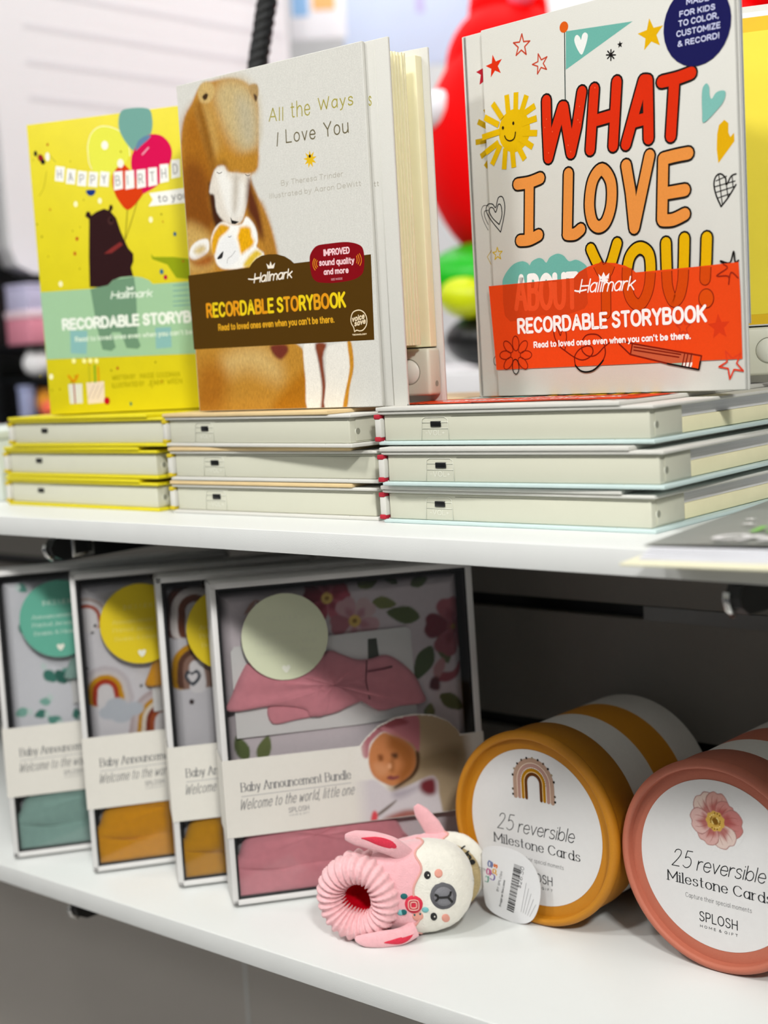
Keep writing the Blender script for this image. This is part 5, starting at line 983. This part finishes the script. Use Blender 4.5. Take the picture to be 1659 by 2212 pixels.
canister('mustard yellow round card tube with a rainbow on its white label', .0500, .1414, '#bb7a06', 'mustard', '#6b4606', 'striped card tubes lying on the lower shelf')
canister('dusty pink round card tube with a flower on its white label', .1965, .1412, '#b4664f', 'dusty_pink', '#5e3a36', 'striped card tubes lying on the lower shelf')

# ------------------------------------------------------------------ plush baby slippers, sole to sole
PLUSH = mat('pink_plush', '#edb2b8', rough=.95, bump=.5, bscale=900, var=.05, vscale=260, sheen=.6, spec=.1)
WPLUSH = mat('white_plush', '#e9e6da', rough=.95, bump=.6, bscale=700, var=.04, vscale=260, sheen=.5, spec=.1)
KNITP = mat('pink_knit_yarn', '#f5bfc3', rough=.9, bump=.4, bscale=2400, var=.1, vscale=420, sheen=.3, spec=.1)
LINR = mat('coral_red_lining', '#c4021a', rough=.9, bump=.5, bscale=1600, var=.1, vscale=300, spec=.05)
CORAL = mat('coral_embroidery', '#df2f4a', rough=.8, bump=.6, bscale=2200, var=.1, vscale=900)
SOLE = mat('oatmeal_grip_sole', '#b9a67c', rough=.95, bump=.9, bscale=1100, var=.16, vscale=900, spec=.1)
THR = mat('black_thread', '#0b0a0a', rough=.55, bump=.4, bscale=2500)
GREYT = mat('grey_embroidery', '#85858a', rough=.75, bump=.7, bscale=2200, var=.1, vscale=1200)
GREYD = mat('grey_embroidery_rim', '#626267', rough=.75, bump=.7, bscale=2200, var=.1, vscale=1200)
CHK = mat('blush_embroidery', '#e9a492', rough=.85, bump=.5, bscale=2200); GRN = mat('teal_embroidery', '#0f6a6c', rough=.75, bump=.6, bscale=2200); MINT = mat('mint_embroidery', '#7cc2c4', rough=.75, bump=.6, bscale=2200)
PIPE = mat('blush_piping', '#e6aaa0', rough=.85, bump=.5, bscale=1800)
SL = Matrix.Translation((-.035, .085, ZL)) @ Matrix.Rotation(math.radians(52), 4, 'Z')
sfr = lambda u, v, w: (u * MM, -w * MM, v * MM)     # millimetres: along, up, towards the viewer's side
def slipper_body(t, cx, prof, vc, wc, rv, rw, bound, hollow=None, hoodmat=PLUSH, facemat=WPLUSH):
    us = [p[0] for p in prof]; rs = [p[1] for p in prof]
    def ring(u, an): 
        k = float(np.interp(u, us, rs)); c, s_ = math.cos(an), math.sin(an); e = .82
        return (u, vc + max(0, u - 5) * .06 + rv * k * math.copysign(abs(c) ** e, c), wc + rw * k * math.copysign(abs(s_) ** e, s_))
    N = 64
    def part(name, f0, f1, m_, n):
        a = MB(); vs = []; rd = random.Random(2)
        for i in range(n + 1):
            q = i / n
            for k in range(N):
                an = 2 * PI * k / N; ub = bound(an); u = f0(ub) + (f1(ub) - f0(ub)) * q
                x, y, z = ring(u, an); j = .25; vs.append(sfr(x + rd.uniform(-j, j), y + rd.uniform(-j, j), z + rd.uniform(-j, j)))
        fs = [[i * N + k, (i + 1) * N + k, (i + 1) * N + (k + 1) % N, i * N + (k + 1) % N] for i in range(n) for k in range(N)]
        if hollow and name == 'hood':
            fs = [f for f in fs if not hollow(sum((Vector(vs[q]) for q in f), Vector()) / 4)]
        a.add(vs, fs, m_, None, True); return a.build(name, t)
    h = part('hood', lambda ub: us[0], lambda ub: ub, hoodmat, 30); f = part('face', lambda ub: ub, lambda ub: us[-1], facemat, 26)
    a = MB(); a.tube([sfr(*[q * 1.0 for q in ring(bound(2 * PI * k / 96), 2 * PI * k / 96)]) for k in range(96)], .0009, PIPE, 7, closed=True); a.build('piping', t)
    return h, f, ring
def smooth_prof(p):
    q = catmull(p, False, 6); return [(a, max(.0, b)) for a, b in q]
tA = thing('plush_slipper', 'pink llama baby slipper with knitted cuff, face towards the viewer', 'slipper', (-.034, .0795, ZL), (0, 0, math.radians(36)), 'pair of plush baby slippers')
profA = smooth_prof([(-38, .02), (-36.5, .24), (-31, .42), (-21, .62), (-8, .84), (8, .97), (26, 1.0), (40, .93), (50, .78), (57, .52), (60, .28), (61.3, .02)])
sc = lambda an: 23.5 + 2.6 * math.sin(7 * an + .6) - 4.5 * abs(math.sin(an / 2 + .3)) ** 4
AXC = Vector((-.22, -.95, -.02)).normalized()
def cuff_hole(c):      # the foot opening
    d = c - Vector(sfr(-22.5, 31.8, 17)); k = d.dot(AXC); return k > -.030 and (d - AXC * k).length < .0132
hoodA, faceA, ringA = slipper_body(tA, 0, profA, 34.2, 6, 34, 22, sc, cuff_hole)
def onA(ua, va):     # a point of slipper A's front surface for apparent (along, up) position; w found on the body
    w = 25.0
    for _ in range(12):
        v = va + 2.5 + .36 * (w - 0)
        k = float(np.interp(ua, [p[0] for p in profA], [p[1] for p in profA])); c = max(-1, min(1, (v - 34.2 - max(0, ua - 5) * .06) / (34 * max(k, .05))))
        ang = math.acos(math.copysign(abs(c) ** (1 / .82), c)); w = .5 * w + .5 * (6 + 22 * k * abs(math.sin(ang)) ** .82)
    return ua, v, w
def patch(mb, ua, va, ru, rv, m_, lift=.25, thick=.9, n=20, dome=True):
    vs = [sfr(*(np.array(onA(ua, va)) + np.array([0, 0, lift + thick])))]; 
    for r_, l in ((.55, lift + thick * .9), (.9, lift + thick * .55), (1.0, -.3)):
        for k in range(n):
            a_ = 2 * PI * k / n; x, y, z = onA(ua + ru * r_ * math.cos(a_), va + rv * r_ * math.sin(a_)); vs.append(sfr(x, y, z + l))
    fs = [[0, 1 + k, 1 + (k + 1) % n] for k in range(n)] + [[1 + i * n + k, 1 + (i + 1) * n + k, 1 + (i + 1) * n + (k + 1) % n, 1 + i * n + (k + 1) % n] for i in range(2) for k in range(n)]
    mb.add(vs, fs, m_, None, True)
def thread(mb, pts, r, m_, up=2.3): mb.tube([sfr(*(np.array(onA(*p)) + np.array([0, 0, up]))) for p in catmull(pts, False, 5)], r, m_, 8)
a = MB(); patch(a, 29.0, 38.6, 2.5, 3.0, THR); patch(a, 29.7, 38.9, .55, .7, WPLUSH, 1.1, .3, 10); a.build('eye', faceA)
a = MB(); patch(a, 31.9, 7.6, 2.5, 3.0, THR); patch(a, 32.6, 8.0, .55, .7, WPLUSH, 1.1, .3, 10); a.build('eye', faceA)
for u_, v_ in ((37.0, 39.6), (40.3, 6.2)):
    a = MB(); patch(a, u_, v_, 3.0, 3.4, CHK, .15, .5); a.build('cheek', faceA)
a = MB(); patch(a, 39.6, 22.8, 9.6, 10.2, GREYD, .3, 1.3, 32); patch(a, 39.8, 22.8, 7.3, 7.8, GREYT, 1.5, .6, 28)
thread(a, [(35.5, 22.6), (40, 22.6), (43.5, 22.7)], .0008, THR); a.V = a.V
for p in ([(33.6, 24.8), (35.3, 24.2), (36.0, 22.6), (35.4, 21.2), (34.0, 20.2)], [(45.2, 26.8), (44.6, 24.4), (43.2, 22.8), (44.3, 21), (45.8, 19.0)]): thread(a, p, .0008, THR)
for i in range(len(a.V)): pass
no = a.build('muzzle', faceA)
# embroidered rose on the hood
a = MB(); patch(a, 18.2, 17.2, 6.6, 6.8, CORAL, .3, 1.2, 26)
for r_ in (2.2, 3.8): thread(a, [(18.2 + r_ * math.cos(k * PI / 4) * (1 + .15 * (k % 2)), 17.2 + r_ * math.sin(k * PI / 4) * (1 + .15 * (k % 2))) for k in range(9)], .0005, PIPE, 1.7)
for u_, v_, m_ in ((11.4, 23.4, GRN), (10.4, 11.5, GRN), (26.2, 13.0, MINT), (8.2, 11.2, MINT)): patch(a, u_, v_, 2.7, 2.2, m_, .2, .8, 10)
patch(a, 20.5, 8.2, 4.2, 3.6, CHK, .2, .7, 14); patch(a, 18.3, 9.6, .8, .8, GRN, .9, .3, 8); patch(a, 22.4, 10.2, .8, .8, GRN, .9, .3, 8)
a.build('rose', hoodA)
# knitted cuff
ax = Vector((-.22, -.95, -.02)).normalized()       # the opening looks towards the viewer and a little left (local x, y, z)
ex_ = Vector((0, 0, 1)).cross(ax).normalized(); ez_ = ax.cross(ex_).normalized()
def knit_ring(cu, cv, cw, R0, r0, ribs, depth, name, par, n1=312, n2=56, squash=1.0, amp=.085):
    a = MB(); c0 = Vector(sfr(cu, cv, cw)); vs = []
    for i in range(n1):
        th = 2 * PI * i / n1
        rad = ex_ * math.cos(th) + ez_ * math.sin(th)
        for j in range(n2):
            ph = 2 * PI * j / n2
            rib = math.cos(ribs * th); st = math.sin(22 * ph + (PI if math.sin(ribs * th) > 0 else 0))
            rr = r0 * (1 + amp * rib + .038 * st * (rib > -.3))
            rr *= 1 + .05 * math.sin(3 * th + 1)
            vs.append(c0 + rad * MM * (R0 + rr * math.cos(ph)) + ax * MM * (rr * depth * math.sin(ph)))
    fs = [[i * n2 + j, ((i + 1) % n1) * n2 + j, ((i + 1) % n1) * n2 + (j + 1) % n2, i * n2 + (j + 1) % n2] for i in range(n1) for j in range(n2)]
    a.add([v[:] for v in vs], fs, KNITP, None, True); return a.build(name, par)
kc = knit_ring(-22.5, 31.8, 17, 21.2, 9.9, 28, 1.25, 'knitted_cuff', tA)
knit_ring(-18.5, 32.2, 5.5, 22.5, 8.2, 22, 1.0, 'cuff_fold', tA, 200, 36, amp=.12)
a = MB(); c0 = Vector(sfr(-22.5, 31.8, 17)); n = 32; vs = []
for r_, d in ((12.6, 3), (11.6, 0), (11.0, -8), (9.0, -16), (.1, -18)):
    for k in range(n): vs.append((c0 + (ex_ * math.cos(2 * PI * k / n) + ez_ * math.sin(2 * PI * k / n)) * MM * r_ + ax * MM * d)[:])
a.add(vs, [[i * n + k, i * n + (k + 1) % n, (i + 1) * n + (k + 1) % n, (i + 1) * n + k] for i in range(4) for k in range(n)], LINR, None, True); a.build('lining', tA)
def ear(t, pts, rad, strip, fl, name='ear'):
    q = []; r = []
    P3 = [Vector(p) for p in pts]; n = 7
    for i in range(len(P3) - 1):
        for k in range(n):
            g = lambda j: P3[max(0, min(len(P3) - 1, j))]
            a_, b_, c_, d_ = g(i - 1), g(i), g(i + 1), g(i + 2); s_ = k / n
            q.append(.5 * (2 * b_ + (c_ - a_) * s_ + (2 * a_ - 5 * b_ + 4 * c_ - d_) * s_ * s_ + (3 * b_ - a_ - 3 * c_ + d_) * s_ ** 3)); r.append(rad[i] + (rad[i + 1] - rad[i]) * s_)
    q.append(P3[-1]); r.append(rad[-1])
    a = MB(); a.tube([sfr(*p) for p in q], [(x * MM, x * MM * fl) for x in r], PLUSH, 20, flat=(0, -1, 0)); eo = a.build(name, t)
    if strip:
        a = MB(); a.tube([sfr(p[0], p[1] + strip[2], p[2] + r_ * fl * .78) for p, r_ in list(zip(q, r))[strip[0]:strip[1]]], [(max(.0004, x * MM * .5 * math.sin(PI * min(1, (i + .6) / (strip[1] - strip[0] + .2)))), .0012) for i, x in enumerate(r[strip[0]:strip[1]])], CORAL, 14, flat=(0, -1, 0)); a.build('inner_ear', eo)
ear(tA, [(15, 61, 16), (4, 71, 22), (-9, 75.5, 22), (-22, 77, 19), (-29.5, 77, 17)], [6.0, 7.2, 7.0, 5.6, 2.2], (1, 19, 1.6), .5)
ear(tA, [(18, 10, 24), (8, 6.8, 29), (-6, 6.0, 32), (-18, 5.5, 32), (-25, 6.0, 30)], [6.0, 6.4, 6.2, 4.8, 1.8], (0, 14, -1.4), .55)
tB = thing('plush_slipper', 'second llama baby slipper, mostly hidden behind the first, oatmeal sole showing', 'slipper', (-.034, .0795, ZL), (0, 0, math.radians(36)), 'pair of plush baby slippers')
profB = smooth_prof([(-30, .02), (-27, .34), (-16, .66), (2, .9), (22, 1.0), (42, 1.0), (54, .9), (63, .66), (68, .38), (69.5, .02)])
hB, fB, rB = slipper_body(tB, 0, profB, 30.2, -30.0, 30, 8.5, lambda an: 40 + 2.5 * math.sin(7 * an))
a = MB(); ot = [(20 + 45.5 * math.copysign(abs(math.cos(t_)) ** .85, math.cos(t_)), 30.2 + 29.4 * math.copysign(abs(math.sin(t_)) ** .85, math.sin(t_))) for t_ in np.linspace(0, 2 * PI, 60)[:-1]]
puff(a, ot, sfr, -22.4, 4.6, SOLE, None, rings=10, power=.28)
pt = Pen(a, lambda u, v, h: sfr(u, v, -17.6 + h), THR, .5)
for tx, p0, p1, cp, w in (('Snugg', (40.5, 54.5), (54, 34), 6.4, 1.9), ('Ups', (50, 53.5), (59, 40), 6.2, 1.9)): pt.text(tx, *p0, *p1, cp, w, None, 's')
a.build('sole', tB)
ear(tB, [(36, 57, -31), (30, 67, -32), (23, 77, -33), (19, 83, -33)], [6.5, 7.0, 5.6, 2.0], None, .5)
# swing tag of the slippers
t = thing('swing_tag', 'white oval price tag with a barcode leaning between the slippers and the mustard tube', 'tag', (.0443, .1372, ZL))
tf = lambda u, v, h: (u * MM, -h * MM, v * MM)
o_ = [(-36.5, 49.5), (-32, 53.5), (-23, 55.9), (-12.7, 56.4), (-3.4, 55), (5.6, 50.7), (11.5, 43.7), (14.6, 34.9), (14.5, 26.4), (12.1, 16.4), (7.5, 7.2), (.9, 2.0), (-7.5, .3), (-15.9, .6), (-26.5, 2.5), (-33, 5.6), (-36.2, 10), (-37.2, 22), (-37.4, 36)]
a = MB(); a.prism(catmull(o_, True, 4), tf, -.2, .3, mat('tag_card', '#d9d9da', rough=.45, var=.01, vscale=60))
p = Pen(a, tf, INKB, .35)
p.text('ugg', -32.4, 25.5, -27.6, 43.4, 5.0, 1.1, '#4a3f7c', 's', ['#3f8f78', '#b23a78', '#4f5f96'])
p.text('Ups', -26.6, 28, -22.4, 41.8, 5.0, 1.15, '#5b3f96', 's', ['#5b3f96', '#d69a10', '#d86a18'])
p.text('BY SPLOSH', -23.4, 21, -18.4, 37, 1.9, .28, '#555558'); p.text('Snuggl up Sea Llama', -21.8, 9.5, -16.4, 31, 1.7, .3, '#3a3a3c')
p.up(); bx0, bx1 = np.array((-16.3, 8.9)), np.array((-7.5, 45.5)); bw0, bw1 = np.array((-10.1, 7.7)), np.array((-.9, 44.6)); rd = random.Random(11); s_ = 0
while s_ < 1:
    w_ = rd.choice((.008, .008, .016, .024)); g_ = rd.choice((.008, .012, .02)); e_ = min(1, s_ + w_)
    q = [bx0 + (bx1 - bx0) * s_, bw0 + (bw1 - bw0) * s_, bw0 + (bw1 - bw0) * e_, bx0 + (bx1 - bx0) * e_]
    a.poly([tuple(x) for x in q], tf, .5, INKB, '#161617'); s_ = e_ + g_
p.text('$26.50', -2.6, 27.6, 1.6, 44.5, 3.2, .36, '#6a6a6c')
for k in range(5):
    d = np.array((1.9 * k, -.5 * k)); p.line([tuple(np.array((-3.4, 10)) + d), tuple(np.array((2.6, 33 - 3.2 * k)) + d)], .38, '#a2a2a4')
a.build('card', t)
a = MB(); a.tube([tf(-34, 36, .6), tf(-38, 38, 3), tf(-41, 40, 6)], .0005, clear('clear_plastic', .2, (.85, .86, .86)), 8); a.build('tie', t)
t = thing('hang_tab', 'small clear plastic hook tab behind the knitted cuff', 'plastic tab', (-.0925, .090, ZL))
CP = clear('clear_tab_plastic', .25, (.86, .88, .88))
a = MB(); a.T = Matrix.Rotation(math.radians(48), 4, 'Z')
a.tube([(.0105 * math.cos(k * PI / 14), 0, .0112 + .0105 * math.sin(k * PI / 14)) for k in range(28)], .0011, CP, 8, closed=True); a.build('ring', t)
a = MB(); a.T = Matrix.Rotation(math.radians(48), 4, 'Z')
a.tube([(.0045 * math.cos(k * PI / 10), 0, .013 + .0045 * math.sin(k * PI / 10)) for k in range(20)], .0008, CP, 8, closed=True); a.box(-.002, .002, -.0006, .0006, .001, .009, CP, .0004); a.build('hook_eye', t)
# ------------------------------------------------------------------ magazine hanging over the front edge
t = thing('picture_book', 'grey picture book with white lettering overhanging the front of the upper shelf', 'book', (.2556, -.0571, .0004), (0, 0, math.radians(6.9)))
GC = mat('grey_cover', '#8c908c', rough=.4, var=.03, vscale=60); CRM = mat('cream_backing', '#e4e1c4', rough=.6, var=.02, vscale=60)
a = MB(); a.box(0, .30, 0, .232, 0, .0016, CRM, .0005); a.build('back_board', t)
a = MB()
for k in range(5): a.box(.006 + .0006 * k, .296, .010 + .002 * k, .229, .0017 + .0011 * k, .0026 + .0011 * k, PAGEW, .0002)
a.build('page_block', t)
a = MB(); n = 24; vs = []
for i in range(n + 1):
    for j in range(n + 1):
        u, v = i / n, j / n; x = .004 + u * .293; y = .022 + v * .208
        vs.append((x, y, .0078 + .0022 * math.sin(PI * u * 1.3) * (1 - v) ** 2))
vs += [(x, y, z - .0007) for x, y, z in vs]; N = (n + 1) ** 2
fs = []
for i in range(n):
    for j in range(n):
        q = [i * (n + 1) + j, (i + 1) * (n + 1) + j, (i + 1) * (n + 1) + j + 1, i * (n + 1) + j + 1]; fs += [q, [k + N for k in q[::-1]]]
a.add(vs, fs, GC, None, True)
fr = lambda u, v, h: (u * MM, v * MM, .0104 + h * MM)
p = Pen(a, fr, INKB, .1)
p.text('CHINA', 34, 30, 104, 32, 22, 4.6, '#e9e9ea', 'i'); p.text('IN', 46, 60, 80, 62, 24, 4.6, '#7ec05a'); 
p.draw([('s', '#eeeeee', (36, 92), 5, 2, 5, 0, 0), ('s', '#eeeeee', (50, 104), 6, 2.4, 5, 20, 0), ('s', '#eeeeee', (30, 112), 4, 1.6, 5, 8, 0)])
a.build('cover', t)
# ------------------------------------------------------------------ braided black cord
t = thing('braided_cord', 'thick black braided cord hanging down behind the bear storybook', 'cord', (-.40, .36, .30))
CORD = mat('black_cord', '#0d1013', rough=.6, bump=.4, bscale=1500, var=.25, vscale=200)
p0 = Vector((-.3884, .3215, .30)); p1 = Vector((-.2713, .6492, 1.75)); d = p1 - p0
s1 = d.cross(Vector((1, 0, 0))).normalized(); s2 = d.cross(s1).normalized()
for s_ in range(3):
    a = MB(); pts = []
    for k in range(420):
        q = k / 419; an = 2 * PI * (q * 52 + s_ / 3); pts.append((p0 + d * q + (s1 * math.cos(an) + s2 * math.sin(an)) * .0050 - Vector((-.40, .36, .30)))[:])
    a.tube(pts, .0058, CORD, 10); a.build('strand', t)
# ------------------------------------------------------------------ the shop beyond the shelf
PW = mat('white_slatwall', '#e6e6e8', rough=.5, var=.01, vscale=3); GRV = mat('slat_groove', '#dadade', rough=.6)
t = thing('slatwall_display', 'tall white slatwall panel with rounded lower corner beyond the left stack', 'display panel', (-1.255, .655, .272))
a = MB(); pr = [(0, .04), (.012, .012), (.04, 0), (.655, 0), (.655, 1.45), (0, 1.45)]
a.prism(pr, lambda u, v, h: (-h, u, v), 0, .04, PW); a.build('panel', t)
for k in range(9):
    a = MB(); a.box(-.0002, .0008, (.06), .64, .27 + .055 * k, .277 + .055 * k, GRV); a.build('groove', t)
t = thing('dark_display_unit', 'dark navy display unit at the far left behind the stacked books', 'display unit', (-1.36, .50, -1.25))
a = MB(); a.box(.1002, .18, .06, .121, 1.226, 1.232, DARKM); a.build('shelf', t)
a = MB(); a.box(-.02, .0, 0, .55, 0, 2.9, DARKM); a.build('back_panel', t)
a = MB(); a.box(0, .10, 0, 0.122, 0, 1.225, DARKM); a.box(0, .098, 0, .122, 1.2255, 1.78, DARKM); a.build('side_post', t)
for z in (1.410, 1.360, 1.298, 1.232):
    a = MB(); a.box(0, .18, (.125), .55, z - .006, z, DARKM); a.build('shelf', t)
def soft_toy(name, label, x, y, z, r, col, cat='soft toy', sq=(1, 1, 1)):
    m_ = mat('toy_' + name + col, col, rough=.9, bump=.4, bscale=300, var=.06, vscale=60, sheen=.3)
    tt = thing(name, label, cat, (x, y, z))
    a = MB(); n = 14; pf = [(max(.0001, r * math.sin(PI * k / n)), -r * math.cos(PI * k / n) * sq[2] + r * sq[2]) for k in range(n + 1)]
    a.lathe(pf, m_, 28, axis='z'); a.build('body', tt)
    a = MB()
    for k in range(2): a.lathe([(max(.0001, r * .28 * math.sin(PI * j / 8)), 2 * r * sq[2] - .1 * r - r * .28 * math.cos(PI * j / 8)) for j in range(9)], m_, 14, axis='z')
    a.V = [(v[0], v[1] + (r * .5 if i >= len(a.V) // 2 else -r * .5), v[2]) for i, v in enumerate(a.V)]; a.build('ears', tt)
    return tt
def carton(name, label, x, y, z, sx, sy, sz, col, stripe=None, cat='box'):
    tt = thing(name, label, cat, (x, y, z)); m_ = mat('carton_' + col, col, rough=.5, var=.04, vscale=20)
    a = MB(); a.box(-sx / 2, sx / 2, -sy / 2, sy / 2, 0, sz * (.78 if stripe else .86), m_, .002); a.build('carton', tt)
    a = MB(); a.box(-sx / 2 - .001, sx / 2 + .001, -sy / 2 - .001, sy / 2 + .001, sz * (.78 if stripe else .86), sz, mat('carton_' + (stripe or col), stripe or col, rough=.5, var=.04, vscale=20), .002); a.build('lid', tt)
    return tt
carton('carton', 'pink carton with a pale lid at the left behind the yellow birthday book', -1.215, .681, .160, .06, .105, .052, '#dc8ca0', '#efd8e2')
carton('carton', 'lavender carton lying on top of the pink carton at the left', -1.215, .680, .212, .055, .10, .040, '#c3c0de')
soft_toy('plush_ball', 'round white plush toy below the pink carton at the left', -1.205, .652, .110, .0225, '#f0f0f2', sq=(1, 1, .92))
carton('carton', 'slim pale blue carton below the white plush toy', -1.215, .634, .048, .02, .018, .050, '#a9b2d8')
soft_toy('plush_toy', 'orange plush toy beside the slim pale blue carton', -1.210, .664, .048, .014, '#f5a41c', sq=(1, 1, 1.55))
soft_toy('plush_toy', 'coral plush toy in front of the orange plush toy', -1.189, .652, .048, .0115, '#f0603c')
soft_toy('plush_toy', 'pink plush toy at the far left edge behind the yellow-edged books', -1.2295, .598, -.0175, .022, '#cf7890', sq=(1, 1, 1.25))
carton('carton', 'plain pale carton at the left edge beside the yellow stack', -.545, .16, 0, .12, .16, .066, '#cfd8d2')
def hanging(label, loc, w0, w1, h, m_, marks=()):
    t = thing('hanging_sign', label, 'sign', loc, (0, 0, math.radians(41)))
    a = MB(); a.box(w0, w1, 0, .006, 0, h, m_, .001); a.build('sheet', t)
    for x in (w0 + .02, w1 - .02):
        a = MB(); a.tube([(x, .003, h), (x, .003, 1.75 - loc[2])], .0008, BLACK, 6); a.build('wire', t)
    for nm, x0, x1, z0, z1, c in marks:
        a = MB(); a.box(x0, x1, -.001, 0, z0, z1, mat(nm, c, rough=.6)); a.build('printed_mark', t)
hanging('pale blue hanging sign far behind the cream and white storybooks', (-1.18, 1.57, .675), -.125, .16, .45, mat('sign_blue', '#c9d8f2', rough=.6, var=.03, vscale=8), [('sign_violet', .02, .035, .10, .15, '#b9b0dc')])
hanging('white hanging card with blue and orange marks high behind the bear storybook', (-1.31, 1.455, .735), -.056, .054, .22, mat('sign_white', '#f0f3f8', rough=.5, var=.02, vscale=8), [('mark_blue', -.050, -.018, .045, .10, '#86b4e0'), ('mark_orange', -.010, .035, .055, .10, '#f2b46e')])
a = MB(); a.box(-3.6, .6, 3.0, 3.05, -1.25, 1.75, PAINT); struct('wall_far', a)
# big red inflatable and its green base, on a white table
RD = mat('red_vinyl', '#ff0003', rough=.7, var=.02, vscale=4, spec=.1); GRV2 = mat('green_vinyl', '#08c410', rough=.4, var=.05, vscale=6); YLV = mat('lime_yellow_vinyl', '#dcec00', rough=.4, var=.05, vscale=6)
t = thing('inflatable_toy', 'large bright red inflatable with white spots standing behind the white storybook', 'inflatable', (-.521, 1.019, .086))
def blob(a, c, r, m_, n=28):
    vs = []; c = [c[0] + .521, c[1] - 1.019, c[2] - .086]
    for i in range(n + 1):
        th = PI * i / n
        for k in range(n): ph = 2 * PI * k / n; vs.append((c[0] + r[0] * math.sin(th) * math.cos(ph), c[1] + r[1] * math.sin(th) * math.sin(ph), c[2] + r[2] * math.cos(th)))
    a.add(vs, [[i * n + k, (i + 1) * n + k, (i + 1) * n + (k + 1) % n, i * n + (k + 1) % n] for i in range(n) for k in range(n)], m_, None, True)
a = MB()
blob(a, (-.521, 1.019, .388), (.152, .152, .178), RD); blob(a, (-.552, 1.02, .575), (.056, .056, .075), RD); blob(a, (-.545, 1.005, .50), (.088, .088, .09), RD); blob(a, (-.36, 1.16, .43), (.16, .16, .16), RD); blob(a, (-.285, 1.253, .605), (.062, .062, .062), RD); a.build('body', t)
WV = mat('white_vinyl', '#eef2fa', rough=.4)
a = MB(); blob(a, (-.588, .900, .440), (.030, .030, .027), WV); a.build('white_spot', t)
a = MB(); blob(a, (-.505, .985, .585), (.018, .018, .013), mat('pink_vinyl', '#f07a9a', rough=.4)); a.build('pink_spot', t)
a = MB(); blob(a, (-.560, .950, .212), (.090, .090, .050), GRV2); a.build('base_ring', t)
a = MB(); blob(a, (-.545, .885, .186), (.040, .040, .030), YLV); a.build('yellow_ring', t)
a = MB(); blob(a, (-.548, .945, .1262), (.070, .070, .040), BLACK); a.build('foot', t)
t = thing('table', 'white table far behind the storybooks', 'table', (-.45, 1.05, -1.25))
TW = mat('white_table_top', '#e8e8ec', rough=.4, var=.01, vscale=5)
a = MB(); a.box(-.50, .6, -.22, .5, 1.270, 1.336, TW, .004); a.build('table_top', t)
for sx in (-.45, .55):
    for sy in (-.18, .45):
        a = MB(); a.box(sx - .02, sx + .02, sy - .02, sy + .02, 0, 1.27, TW, .003); a.build('leg', t)
